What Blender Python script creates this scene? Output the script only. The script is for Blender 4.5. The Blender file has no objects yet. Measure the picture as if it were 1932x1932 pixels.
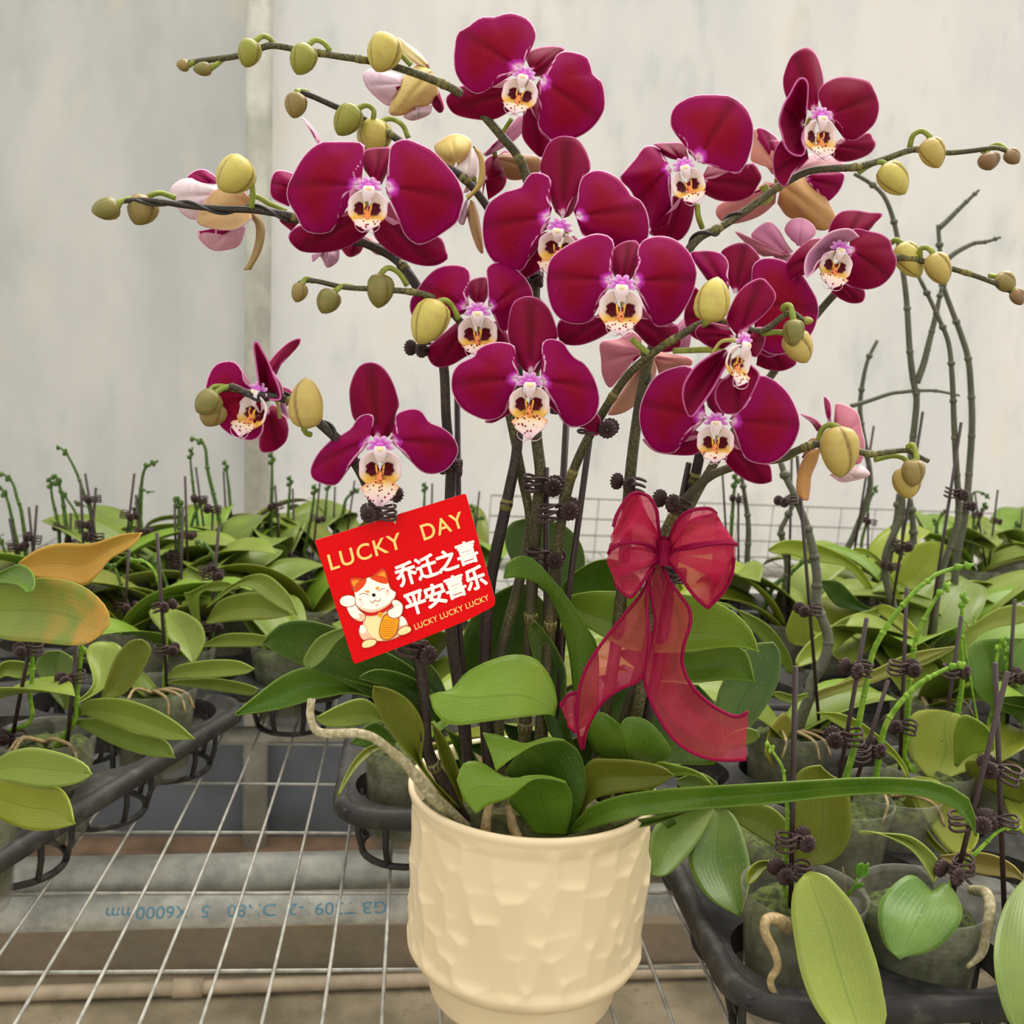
import bpy, math, random
import numpy as np
from mathutils import Matrix, Vector, noise

# ------------------------------------------------------------------ camera
FPX = 1935.0                      # focal length in pixels of the 1932 px frame
def lin(h):
    h = h.lstrip('#'); o = []
    for i in (0, 2, 4):
        c = int(h[i:i+2], 16)/255
        o.append(c/12.92 if c <= .04045 else ((c+.055)/1.055)**2.4)
    return (o[0], o[1], o[2], 1.0)
CAM = np.array([0, 0, .41])       # 41 cm above the bench mesh (z = 0 is the mesh)
_y = np.array([790-966, -(650-966), -FPX]); _y /= np.linalg.norm(_y)
_r = math.radians(2.0)
_z = np.array([math.sin(_r), math.cos(_r), 0]); _z -= _z.dot(_y)*_y; _z /= np.linalg.norm(_z)
_x = np.cross(_y, _z)
ROT = np.array([_x, _y, _z])
FWD = ROT @ np.array([0, 0, -1.0]); FWD[2] = 0; FWD /= np.linalg.norm(FWD)
RGT = np.array([FWD[1], -FWD[0], 0])

sc = bpy.context.scene
cd = bpy.data.cameras.new('camera'); cam = bpy.data.objects.new('camera', cd)
sc.collection.objects.link(cam)
m4 = Matrix.Identity(4)
for i in range(3):
    for j in range(3): m4[i][j] = ROT[i, j]
    m4[i][3] = CAM[i]
cam.matrix_world = m4
cd.sensor_width = 36; cd.lens = 36*FPX/1932; cd.clip_start = .02
cd.dof.use_dof = True; cd.dof.focus_distance = .585; cd.dof.aperture_fstop = 17
sc.camera = cam
# ------------------------------------------------------------------ light
w = bpy.data.worlds.new('overcast_sky'); sc.world = w; w.use_nodes = True
nt = w.node_tree; bg = nt.nodes['Background']
tc = nt.nodes.new('ShaderNodeTexCoord'); sx = nt.nodes.new('ShaderNodeSeparateXYZ')
rp = nt.nodes.new('ShaderNodeValToRGB'); nt.links.new(tc.outputs['Generated'], sx.inputs[0])
nt.links.new(sx.outputs['Z'], rp.inputs[0]); nt.links.new(rp.outputs[0], bg.inputs['Color'])
rp.color_ramp.elements[0].position = 0.0; rp.color_ramp.elements[0].color = (.50, .48, .44, 1)
rp.color_ramp.elements[1].position = .7; rp.color_ramp.elements[1].color = (1.0, .97, .90, 1)
bg.inputs['Strength'].default_value = 1.0
sl = bpy.data.lights.new('diffused_sun', 'SUN'); so = bpy.data.objects.new('diffused_sun', sl)
sc.collection.objects.link(so); sl.energy = 4.0; sl.angle = math.radians(60); sl.color = (1, .95, .87)
so.rotation_euler = Vector((-.40, -.75, -.95)).to_track_quat('-Z', 'Y').to_euler()
sc.view_settings.view_transform = 'Standard'; sc.view_settings.look = 'None'
sc.view_settings.gamma = 1; sc.view_settings.use_curve_mapping = False
sc.view_settings.exposure = .95
sc.cycles.transparent_max_bounces = 12; sc.cycles.max_bounces = 8

# ------------------------------------------------------------------ measuring helpers
ZN = {'S': (0, 0, 1), 'A': (150, 0, .33644), 'B': (750, 0, .33644), 'C': (1282, 0, .33644), 'D': (330, 450, .33644),
      'E': (800, 430, .33644), 'F': (1282, 430, .33644), 'G': (400, 900, .33644), 'H': (850, 900, .3623),
      'I': (0, 800, .28986), 'J': (0, 1232, .3623), 'K': (650, 1350, .3882), 'L': (1282, 1282, .33644),
      'M': (1282, 850, .33644), 'N': (590, 920, .18634)}
def px(zone, s):
    """reading off the photograph: list of (u, v) pixels"""
    if isinstance(s, str): s = [float(t) for t in s.split()]
    ox, oy, k = ZN[zone]; a = np.array(s, float).reshape(-1, 2)
    return a*k + np.array([ox, oy])
def ray(u, v):
    return ROT @ np.array([(u-966)/FPX, -(v-966)/FPX, -1.0])
def P(u, v, D):
    """the point seen at (u, v) that stands D metres in front of the camera, measured along the ground"""
    a = ray(u, v); return CAM + a*(D/a.dot(FWD))
def onz(u, v, z):
    a = ray(u, v); return CAM + a*((z-CAM[2])/a[2])
def col_at(u, D, z):
    """ground position of a plant in picture column u at distance D"""
    lo, hi = 0., 3000.
    for _ in range(40):
        v = (lo+hi)/2
        if P(u, v, D)[2] > z: lo = v
        else: hi = v
    return P(u, v, D)
def cr(pts, n, closed=False):
    """Catmull-Rom through pts, n samples evenly spaced by length"""
    p = np.array(pts, float)
    if len(p) == 1: return np.repeat(p, n, 0)
    if len(p) == 2: return p[0] + np.linspace(0, 1, n)[:, None]*(p[1]-p[0])
    q = np.vstack([2*p[0]-p[1], p, 2*p[-1]-p[-2]])
    if closed: q = np.vstack([p[-1], p, p[0], p[1]])
    out = []
    for i in range(1, len(q)-2):
        t = np.linspace(0, 1, 12, endpoint=False)[:, None]
        a, b, c, d = q[i-1], q[i], q[i+1], q[i+2]
        out.append(.5*((2*b)+(c-a)*t+(2*a-5*b+4*c-d)*t*t+(3*b-a-3*c+d)*t**3))
    out = np.vstack(out + [q[-2][None]])
    L = np.r_[0, np.cumsum(np.linalg.norm(np.diff(out, axis=0), axis=1))]
    if L[-1] < 1e-9: return np.repeat(p[:1], n, 0)
    s = np.linspace(0, L[-1], n)
    return np.stack([np.interp(s, L, out[:, k]) for k in range(out.shape[1])], 1)

# ------------------------------------------------------------------ mesh builder
class MB:
    def __init__(s): s.v = []; s.f = []; s.m = []; s.c = []
    def add(s, v, f, mat=0, col=None):
        o = len(s.v); v = [tuple(map(float, p)) for p in v]; s.v += v
        s.f += [tuple(o+i for i in q) for q in f]; s.m += [mat]*len(f)
        if col is None: col = (1, 1, 1, 1)
        s.c += [tuple(c) for c in col] if (hasattr(col, '__len__') and len(col) and hasattr(col[0], '__len__')) else [tuple(col)]*len(v)
    def grid(s, g, mat=0, col=None, closed=False):
        nu, nv = g.shape[:2]; f = []
        for i in range(nu-1):
            for j in range(nv if closed else nv-1):
                k = (j+1) % nv
                f.append((i*nv+j, i*nv+k, (i+1)*nv+k, (i+1)*nv+j))
        s.add(g.reshape(-1, 3), f, mat, None if col is None else (col if np.ndim(col) == 1 else np.asarray(col).reshape(-1, 4)))
    def sheet(s, g, th, m0=0, m1=0, col=None):
        """a sheet with real thickness: front, back and rim"""
        nu, nv = g.shape[:2]
        du = np.gradient(g, axis=0); dv = np.gradient(g, axis=1)
        n = np.cross(du, dv); l = np.linalg.norm(n, axis=2, keepdims=True); n = n/np.maximum(l, 1e-12)
        b = g - n*th
        N = nu*nv; I = lambda i, j: i*nv+j
        f0 = [(I(i, j), I(i+1, j), I(i+1, j+1), I(i, j+1)) for i in range(nu-1) for j in range(nv-1)]
        bd = [I(i, 0) for i in range(nu)] + [I(nu-1, j) for j in range(1, nv)] + [I(i, nv-1) for i in range(nu-2, -1, -1)] + [I(0, j) for j in range(nv-2, 0, -1)]
        f1 = [tuple(N+q for q in reversed(f)) for f in f0]
        rim = [(bd[k], N+bd[k], N+bd[(k+1) % len(bd)], bd[(k+1) % len(bd)]) for k in range(len(bd))]
        c = None if col is None else np.vstack([np.asarray(col).reshape(-1, 4)]*2)
        o = len(s.v)
        s.add(np.vstack([g.reshape(-1, 3), b.reshape(-1, 3)]), f0+rim, m0, c)
        s.f += [tuple(o+i for i in q) for q in f1]; s.m += [m1]*len(f1)
    def tube(s, pts, r, seg=8, mat=0, col=None, n=None, cap=True):
        p = np.array(pts, float)
        if n: p = cr(p, n)
        k = len(p)
        r = np.interp(np.linspace(0, 1, k), np.linspace(0, 1, len(r)), r) if hasattr(r, '__len__') else np.full(k, r)
        t = np.gradient(p, axis=0); t /= np.maximum(np.linalg.norm(t, axis=1, keepdims=True), 1e-12)
        a = np.array([.3, .5, .8]); a = a - a.dot(t[0])*t[0]
        if np.linalg.norm(a) < 1e-3: a = np.array([1., 0, 0]) - t[0][0]*t[0]
        g = np.zeros((k, seg, 3)); th = np.linspace(0, 2*math.pi, seg, endpoint=False)
        for i in range(k):
            a = a - a.dot(t[i])*t[i]; a /= np.linalg.norm(a); b = np.cross(t[i], a)
            g[i] = p[i] + r[i]*(np.cos(th)[:, None]*a + np.sin(th)[:, None]*b)
        o = len(s.v); s.grid(g, mat, col, closed=True)
        if cap:
            s.f += [tuple(o+j for j in range(seg))[::-1], tuple(o+(k-1)*seg+j for j in range(seg))]; s.m += [mat, mat]
    def box(s, lo, hi, mat=0):
        (a, b, c), (d, e, f) = lo, hi
        v = [(a, b, c), (d, b, c), (d, e, c), (a, e, c), (a, b, f), (d, b, f), (d, e, f), (a, e, f)]
        s.add(v, [(3, 2, 1, 0), (4, 5, 6, 7), (0, 1, 5, 4), (1, 2, 6, 5), (2, 3, 7, 6), (3, 0, 4, 7)], mat)
    def ball(s, c, r, M=None, mat=0, col=None, nu=8, nv=12):
        th = np.linspace(.001, math.pi-.001, nu); ph = np.linspace(0, 2*math.pi, nv, endpoint=False)
        g = np.stack([np.outer(np.sin(th), np.cos(ph)), np.outer(np.sin(th), np.sin(ph)), np.outer(np.cos(th), np.ones(nv))], 2)*np.array(r)
        if M is not None: g = g @ np.array(M).T
        s.grid(g + np.array(c), mat, col, closed=True)
    def lathe(s, prof, c=(0, 0, 0), seg=48, mat=0, fn=None):
        th = np.linspace(0, 2*math.pi, seg, endpoint=False)
        g = np.array([[(r*math.cos(t), r*math.sin(t), z) for t in th] for r, z in prof])
        if fn: g = fn(g)
        s.grid(g + np.array(c), mat, None, closed=True)
    def mesh(s, name, mats, smooth=True):
        me = bpy.data.meshes.new(name); me.from_pydata(s.v, [], s.f)
        for m in (mats if isinstance(mats, (list, tuple)) else [mats]): me.materials.append(m)
        me.polygons.foreach_set('material_index', s.m)
        if smooth: me.polygons.foreach_set('use_smooth', [True]*len(s.f))
        at = me.color_attributes.new('Col', 'FLOAT_COLOR', 'POINT')
        at.data.foreach_set('color', np.array(s.c, dtype=np.float32).ravel())
        me.update(); return me
    def build(s, name, mats, parent=None, smooth=True, color=None, origin=None):
        if origin is not None: s.v = [(a-origin[0], b-origin[1], c-origin[2]) for a, b, c in s.v]
        o = bpy.data.objects.new(name, s.mesh(name, mats, smooth)); sc.collection.objects.link(o)
        if origin is not None: o.location = origin
        if parent: put(o, parent)
        if color: o.color = color
        return o
def put(o, parent):
    o.parent = parent; o.matrix_parent_inverse = wm(parent).inverted()
def wm(o):
    l = o.matrix_basis.copy() if True else None
    return (wm(o.parent) @ o.matrix_parent_inverse @ l) if o.parent else l
def empty(name, loc):
    o = bpy.data.objects.new(name, None); o.empty_display_size = .02; sc.collection.objects.link(o); o.location = loc; return o
def tag(o, label, cat, group=None):
    o['label'] = label; o['category'] = cat
    if group: o['group'] = group
    return o
def struct(o): o['kind'] = 'structure'; return o

# ------------------------------------------------------------------ materials
class NT:
    def __init__(s, name):
        s.m = bpy.data.materials.new(name); s.m.use_nodes = True; s.t = s.m.node_tree; s.n = s.t.nodes
        s.b = s.n['Principled BSDF']; s.o = s.n['Material Output']
    def new(s, typ, **kw):
        x = s.n.new('ShaderNode'+typ)
        for k, v in kw.items(): setattr(x, k, v)
        return x
    def ln(s, a, b): s.t.links.new(a, b)
    def val(s, sock, v):
        if hasattr(v, 'bl_idname') or hasattr(v, 'is_output'): s.ln(v, sock)
        else: sock.default_value = v
    def math(s, op, a, b=0.0, clamp=False):
        x = s.new('Math', operation=op, use_clamp=clamp); s.val(x.inputs[0], a); s.val(x.inputs[1], b); return x.outputs[0]
    def ss(s, a, lo, hi):
        x = s.new('MapRange', interpolation_type='SMOOTHSTEP'); s.val(x.inputs[0], a)
        x.inputs[1].default_value = lo; x.inputs[2].default_value = hi; return x.outputs[0]
    def mix(s, f, a, b, mode='MIX'):
        x = s.new('Mix', data_type='RGBA', blend_type=mode)
        s.val(x.inputs[0], f); s.val(x.inputs[6], a); s.val(x.inputs[7], b); return x.outputs[2]
    def noise(s, scale, detail=2, vec=None, rough=.5):
        x = s.new('TexNoise'); x.inputs['Scale'].default_value = scale; x.inputs['Detail'].default_value = detail
        x.inputs['Roughness'].default_value = rough
        if vec is not None: s.ln(vec, x.inputs['Vector'])
        return x.outputs['Fac']
    def obj(s): return s.new('TexCoord').outputs['Object']
    def att(s, name='Col'): return s.new('Attribute', attribute_name=name)
    def bump(s, h, strength, dist=.001):
        x = s.new('Bump'); x.inputs['Strength'].default_value = strength; x.inputs['Distance'].default_value = dist
        s.ln(h, x.inputs['Height']); s.ln(x.outputs[0], s.b.inputs['Normal']); return x.outputs[0]
    def set(s, color=None, rough=.5, metal=0, spec=.5, sheen=0):
        if color is not None: s.val(s.b.inputs['Base Color'], color)
        s.val(s.b.inputs['Roughness'], rough); s.b.inputs['Metallic'].default_value = metal
        s.b.inputs['Specular IOR Level'].default_value = spec
        if sheen: s.b.inputs['Sheen Weight'].default_value = sheen
        return s
    def trans(s, color, f):
        """thin translucent tissue: part of the light passes through"""
        t = s.new('BsdfTranslucent'); s.val(t.inputs[0], color); x = s.new('MixShader'); s.val(x.inputs[0], f)
        s.ln(s.b.outputs[0], x.inputs[1]); s.ln(t.outputs[0], x.inputs[2]); s.ln(x.outputs[0], s.o.inputs[0]); return s
def flat(name, c, rough=.5, metal=0, spec=.5, nscale=0, namp=.15):
    k = NT(name)
    if nscale:
        f = k.noise(nscale, 4, k.obj())
        c2 = tuple(x*(1-namp*2) for x in c[:3])+(1,); k.set(k.mix(k.ss(f, .3, .7), c2, c), rough, metal, spec)
    else: k.set(c, rough, metal, spec)
    return k.m

def petal_mat(name, core, edge, rim, base, dark):
    k = NT(name); a = k.att(); s = k.new('SeparateColor'); k.ln(a.outputs['Color'], s.inputs[0])
    e, r, mid = s.outputs[0], s.outputs[1], s.outputs[2]          # distance from edge (cm), radius, angle off the midrib
    n = k.noise(160, 4, k.obj()); n2 = k.noise(900, 2, k.obj())
    ee = k.math('ADD', e, k.math('MULTIPLY', k.math('SUBTRACT', n, .5), .35))
    c = k.mix(k.math('MULTIPLY', k.ss(ee, 1.25, .05), .78), core, edge)
    c = k.mix(k.math('MULTIPLY', k.ss(mid, .16, 0.), .55), c, dark)
    c = k.mix(k.math('MULTIPLY', k.ss(n2, .64, .85), .10), c, rim)
    rr = k.math('ADD', r, k.math('MULTIPLY', k.math('SUBTRACT', n, .5), .15))
    c = k.mix(k.ss(rr, .22, .12), c, base)
    c = k.mix(k.ss(rr, .14, .07), c, lin('f6d3ea'))
    c = k.mix(k.ss(k.math('ADD', e, k.math('MULTIPLY', k.math('SUBTRACT', n, .5), .07)), .07, .018), c, rim)
    k.set(c, .6, 0, .12, 0); k.bump(k.noise(1500, 2, k.obj()), .25, .0004)
    return k.trans(c, .3).m
M = {}
M['petal'] = petal_mat('crimson_petal', lin('8c0028'), lin('92005a'), lin('f2b4da'), lin('cf3fc0'), lin('640018'))
M['sepal'] = petal_mat('dark_crimson_sepal', lin('780020'), lin('860040'), lin('d070a8'), lin('a01058'), lin('500014'))
def back_mat():
    k = NT('pale_petal_reverse'); c = k.new('ObjectInfo').outputs['Color']
    a = k.att(); s = k.new('SeparateColor'); k.ln(a.outputs['Color'], s.inputs[0])
    wv = k.math('SINE', k.math('MULTIPLY', s.outputs[2], 60.0)); n = k.noise(220, 3, k.obj())
    v = k.math('MULTIPLY', k.ss(wv, .6, 1.), k.ss(n, .35, .7))
    c2 = k.mix(k.math('MULTIPLY', v, .22), c, lin('8d5a48'))
    c2 = k.mix(k.math('MULTIPLY', k.ss(n, .45, .75), .25), c2, lin('c98f9c'))
    c2 = k.mix(k.ss(s.outputs[0], .05, .015), c2, lin('f2c6d8'))
    k.set(c2, .55, 0, .15); return k.trans(c2, .3).m
M['back'] = back_mat()
def lip_mat():
    k = NT('spotted_lip'); a = k.att(); v = k.new('TexVoronoi'); v.inputs['Scale'].default_value = 520
    v.inputs['Randomness'].default_value = .9; k.ln(k.obj(), v.inputs['Vector'])
    spot = k.math('MULTIPLY', k.ss(v.outputs['Distance'], .36, .26), k.math('SUBTRACT', 1.0, a.outputs['Alpha']))
    c = k.mix(spot, a.outputs['Color'], lin('8e1524')); k.set(c, .45, 0, .2); return k.trans(c, .22).m
M['lip'] = lip_mat()
def leaf_mat():
    k = NT('orchid_leaf'); c = k.new('ObjectInfo').outputs['Color']; a = k.att()
    s = k.new('SeparateColor'); k.ln(a.outputs['Color'], s.inputs[0])
    ob = k.obj(); n = k.noise(28, 4, ob); n2 = k.noise(700, 3, ob)
    ves = k.math('SINE', k.math('MULTIPLY', s.outputs[0], 45.0))
    d = k.mix(.5, c, (.02, .05, .01, 1)); l = k.mix(.22, c, lin('b9c850'))
    x = k.mix(k.math('MULTIPLY', k.ss(n, .35, .75), .55), c, l)
    x = k.mix(k.math('MULTIPLY', k.ss(ves, .2, 1.), .05), x, d)
    x = k.mix(k.math('MULTIPLY', k.ss(s.outputs[0], .05, .0), .5), x, d)            # midrib
    x = k.mix(k.math('MULTIPLY', k.ss(s.outputs[0], .955, .99), .6), x, l)          # pale margin
    x = k.mix(k.math('MULTIPLY', k.ss(n2, .60, .72), .22), x, lin('a4b488'))        # dust and lime flecks
    yl = k.math('MULTIPLY', s.outputs[2], k.ss(k.noise(45, 5, ob), .36, .62))       # yellowing, where a leaf has it
    x = k.mix(yl, x, lin('c49440')); x = k.mix(k.math('MULTIPLY', yl, k.ss(n2, .58, .78)), x, lin('8a5a28'))
    k.set(x, .36, 0, .28); k.bump(k.math('ADD', k.math('MULTIPLY', ves, .3), k.noise(160, 3, ob)), .12, .001)
    return k.trans(x, .22).m
M['leaf'] = leaf_mat()
def stem_mat(name, c1, c2, sc_=900):
    k = NT(name); n = k.noise(sc_, 3, k.obj()); n2 = k.noise(35, 2, k.obj())
    c = k.mix(k.ss(n, .4, .65), c1, c2); c = k.mix(k.ss(n2, .4, .7), c, c1); k.set(c, .5, 0, .35); return k.m
M['stem'] = stem_mat('olive_flower_stem', lin('383520'), lin('66623a'))
M['stem_dark'] = stem_mat('dark_flower_stem', lin('251e1b'), lin('483a2d'))
M['stem_young'] = stem_mat('young_green_stem', lin('5f8818'), lin('88a834'), 200)
M['stem_far'] = stem_mat('dark_green_stem', lin('37541a'), lin('566f2a'), 200)
M['stem_grey'] = stem_mat('grey_green_stem', lin('46473a'), lin('64624c'))
M['pedicel'] = stem_mat('bud_stalk', lin('75822c'), lin('949a3e'), 300)
def bud_mat():
    k = NT('orchid_bud'); c = k.new('ObjectInfo').outputs['Color']; a = k.att(); s = k.new('SeparateColor'); k.ln(a.outputs['Color'], s.inputs[0])
    n = k.noise(150, 3, k.obj()); ves = k.math('SINE', k.math('MULTIPLY', s.outputs[1], 6.283*13))
    x = k.mix(k.math('MULTIPLY', k.ss(ves, .4, 1.), .2), c, lin('6f7224'))
    x = k.mix(k.math('MULTIPLY', k.ss(n, .42, .72), .35), x, lin('b08a58'))
    x = k.mix(k.math('MULTIPLY', s.outputs[0], .85), x, lin('6e4f2a')); k.set(x, .42, 0, .4); return k.trans(x, .12).m
M['bud'] = bud_mat()
M['sheath'] = stem_mat('node_sheath', lin('6a6434'), lin('8c8648'))
M['wire'] = flat('black_wire', lin('22211f'), .45)
M['stake'] = flat('brown_stake', lin('2f1b19'), .5, nscale=300)
M['clip'] = flat('brown_clip_plastic', lin('3d2c2b'), .5, spec=.25)
M['root'] = stem_mat('aerial_root', lin('8f8562'), lin('b3ab8c'), 350)
M['root_tan'] = stem_mat('dry_root', lin('8a7650'), lin('ab966a'), 350)
M['soil'] = flat('bark_and_moss', lin('4a4a1c'), .95, nscale=180, namp=.35)
M['moss'] = flat('green_moss', lin('4d5a1c'), .95, nscale=220, namp=.4)
def pot_mat():
    k = NT('cream_glazed_pot'); n = k.noise(14, 2, k.obj())
    k.set(k.mix(k.ss(n, .3, .7), lin('d6c29c'), lin('dcc8a4')), .42, 0, .45); k.b.inputs['Coat Weight'].default_value = .15
    k.b.inputs['Coat Roughness'].default_value = .3; return k.m
M['pot'] = pot_mat()
def tray_mat():
    k = NT('black_tray_plastic'); n = k.noise(90, 5, k.obj()); n2 = k.noise(18, 3, k.obj())
    k.set(k.mix(k.math('MULTIPLY', k.ss(n, .5, .75), .5), k.mix(k.ss(n2, .3, .7), lin('1f1e1d'), lin('2e2d2a')), lin('55524b')), .6, 0, .35); return k.m
M['tray'] = tray_mat()
def cup_mat():
    k = NT('clear_nursery_pot'); ob = k.obj(); n = k.noise(60, 4, ob)
    sp = k.new('SeparateXYZ'); k.ln(ob, sp.inputs[0])
    rings = k.math('SINE', k.math('MULTIPLY', sp.outputs[2], 1500.0))
    k.set(k.mix(k.ss(n, .3, .7), lin('6d6d5c'), lin('9a9a8c')), .3, 0, .5); k.bump(rings, .12, .0006)
    t = k.new('BsdfTransparent'); x = k.new('MixShader')
    x.inputs[0].default_value = .72
    k.ln(k.b.outputs[0], x.inputs[1]); k.ln(t.outputs[0], x.inputs[2]); k.ln(x.outputs[0], k.o.inputs[0]); return k.m
M['cup'] = cup_mat()
def galv(name, c1, c2, sc_=40):
    k = NT(name); n = k.noise(sc_, 5, k.obj(), .65); k.set(k.mix(k.ss(n, .3, .7), c1, c2), .5, .12, .4); k.bump(k.noise(sc_*12, 3, k.obj()), .15, .001); return k.m
M['galv'] = galv('galvanised_steel', lin('8a8a84'), lin('b2b1a8'))
M['mesh'] = galv('galvanised_wire', lin('75736c'), lin('98968d'), 60)
M['pole'] = galv('weathered_pole', lin('a4a49a'), lin('c9c7bb'), 9)
M['ink'] = flat('faded_blue_ink', lin('4f8296'), .7)
M['pvc'] = flat('pvc_pipe', lin('a8977e'), .6, nscale=20)
def film_mat(name, c1, c2):
    k = NT(name); ob = k.obj(); sp = k.new('SeparateXYZ'); k.ln(ob, sp.inputs[0])
    wx = k.math('SINE', k.math('MULTIPLY', sp.outputs[0], 1000.)); wz = k.math('SINE', k.math('MULTIPLY', sp.outputs[2], 1000.))
    st = k.new('Mapping'); st.inputs['Scale'].default_value = (2.2, 1, .9); k.ln(ob, st.inputs['Vector'])
    n = k.noise(1.6, 5, st.outputs[0], .6); n2 = k.noise(7, 5, st.outputs[0], .6)
    c = k.mix(k.ss(n, .3, .7), lin(c1), lin(c2)); c = k.mix(k.math('MULTIPLY', k.ss(n2, .5, .75), .28), c, lin('b4bab8'))
    c = k.mix(k.math('MULTIPLY', k.ss(k.noise(4, 3, st.outputs[0]), .58, .75), .25), c, lin('e6dcc4'))
    wv = k.math('MULTIPLY', k.math('ADD', k.math('ABSOLUTE', wx), k.math('MULTIPLY', k.math('ABSOLUTE', wz), 1.4)), .5)
    c = k.mix(k.math('MULTIPLY', wv, .22), c, lin('8f9090')); k.set(c, .7, 0, .2)
    return k.trans(c, .5).m
M['film'] = film_mat('woven_greenhouse_film', 'dcdcdb', 'e6e4e1'); M['film_left'] = film_mat('grey_greenhouse_film', 'c6c7c6', 'd4d3d0')  # second film is a darker grey, used left of the pole
M['skirt'] = flat('slate_skirt_film', lin('5d6166'), .6, nscale=5, namp=.2)
def ground_mat():
    k = NT('dirty_concrete_ground'); n = k.noise(5, 6, k.obj(), .65); n2 = k.noise(40, 5, k.obj(), .6)
    c = k.mix(k.ss(n, .35, .65), lin('6c6350'), lin('978a72')); c = k.mix(k.math('MULTIPLY', k.ss(n2, .5, .7), .5), c, lin('60553f'))
    k.set(c, .9, 0, .2); k.bump(n2, .4, .01); return k.m
M['ground'] = ground_mat()
def curb_mat():
    k = NT('mossy_mortar_curb'); n = k.noise(4, 5, k.obj(), .6); n2 = k.noise(26, 5, k.obj())
    c = k.mix(k.ss(n, .35, .65), lin('837360'), lin('736a5a')); c = k.mix(k.math('MULTIPLY', k.ss(k.noise(2.2, 4, k.obj()), .52, .66), .7), c, lin('565a35'))
    c = k.mix(k.math('MULTIPLY', k.ss(n2, .5, .75), .4), c, lin('6d5f4c')); k.set(c, .9, 0, .2); k.bump(n2, .5, .01); return k.m
M['curb'] = curb_mat()
def organza_mat(name, clear):
    k = NT(name); ob = k.obj(); n = k.noise(2600, 1, ob); n2 = k.noise(60, 3, ob)
    c = k.mix(k.ss(n2, .35, .7), lin('bf0e52'), lin('d63a6c')); c = k.mix(k.math('MULTIPLY', k.ss(n, .62, .72), .35), c, lin('ee8878'))
    k.set(c, .45, 0, .25, .15); k.trans(c, .45)
    t = k.new('BsdfTransparent'); t.inputs[0].default_value = (1, .80, .80, 1); x = k.new('MixShader')
    a = k.o.inputs[0].links[0].from_socket; x.inputs[0].default_value = clear
    k.ln(a, x.inputs[1]); k.ln(t.outputs[0], x.inputs[2]); k.ln(x.outputs[0], k.o.inputs[0]); return k.m
M['organza'] = organza_mat('crimson_organza', .52); M['organza_tail'] = organza_mat('sheer_crimson_organza', .72)
def cord_mat():
    k = NT('crimson_ribbon_cord'); wv = k.new('TexWave'); wv.inputs['Scale'].default_value = 260; wv.inputs['Distortion'].default_value = 1
    k.ln(k.obj(), wv.inputs['Vector']); k.set(k.mix(wv.outputs['Fac'], lin('5c0328'), lin('98083e')), .5, 0, .1, 0); return k.m
M['cord'] = cord_mat()
def cardmat(n, h): return flat(n, lin(h), .35, spec=.12)
M['card'] = cardmat('red_card', 'd80008'); M['card_edge'] = cardmat('card_paper_back', 'e9d9d0')
M['gold'] = cardmat('gold_print', 'f6cf73'); M['white_print'] = cardmat('white_print', 'fffaf0')
for n, h in dict(cat_white='fff6ea', cat_peach='f3c3a0', cat_cream='f7e2a4', cat_red='e4481c', cat_orange='f2982c', cat_gold='f5a31c',
                 cat_line='b0502c', cat_dark='2c211c', cat_collar='cf1f1c', cat_pink='f0a89a').items(): M[n] = cardmat('print_'+n, h)
M['curbsoil'] = flat('brown_soil', lin('7d644c'), .95, nscale=8, namp=.3)

# ------------------------------------------------------------------ the greenhouse
WY, FZ = 2.78, -1.04              # back film, ground level
def plain(name, lo, hi, mat, parent=None):
    b = MB(); b.box(lo, hi); return b.build(name, mat, parent, smooth=False)
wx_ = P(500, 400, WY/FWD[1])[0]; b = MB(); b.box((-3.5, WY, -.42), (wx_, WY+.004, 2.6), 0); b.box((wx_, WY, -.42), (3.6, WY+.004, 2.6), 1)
struct(b.build('wall_back', [M['film_left'], M['film']], smooth=False))
struct(plain('baseboard_back', (-3.5, WY-.003, FZ), (3.6, WY+.004, -.42), M['skirt']))
struct(plain('floor', (-3.5, -.9, FZ-.05), (3.6, WY+.6, FZ), M['ground']))
struct(plain('trim_1', (-3.5, 2.20, FZ), (3.6, 2.45, FZ+.125), M['curb']))
struct(plain('trim_2', (-3.5, 2.45, FZ), (3.6, WY-.003, FZ+.05), M['curbsoil']))
b = MB(); pp = P(500, 400, WY/FWD[1]-.02)
b.tube([(pp[0]-.012, WY-.045, 2.5), (pp[0]+.006, WY-.045, FZ+.04)], .033, 24)
o = b.build('support_pole', M['pole'], origin=(pp[0], WY-.045, FZ+.04))
tag(o, 'tall round grey metal pole standing against the translucent film wall', 'pole')
# wire panel standing at the foot of the film, right of the plant
b = MB()
f0 = P(925, 960, 2.72); f1 = P(1900, 975, 2.72); zt = onz(1400, 957, 0)[2]
ztop = P(1400, 957, 2.72)[2]
for i, dz in enumerate((0, .055, .10, .145, .20, .26, .32)): b.tube([(f0[0], 2.70, ztop-dz), (f1[0]+.5, 2.70, ztop-dz)], .0022, 6)
x = f0[0]
while x < f1[0]+.5:
    b.tube([(x, 2.70, ztop+.0), (x-.012, 2.703, ztop-.42)], .0016, 6); x += .097
o = b.build('wire_panel', M['mesh'], origin=((f0[0]+f1[0])/2, 2.70, ztop-.42))
tag(o, 'thin grey wire grid panel standing at the foot of the film wall', 'wire panel')
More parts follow.
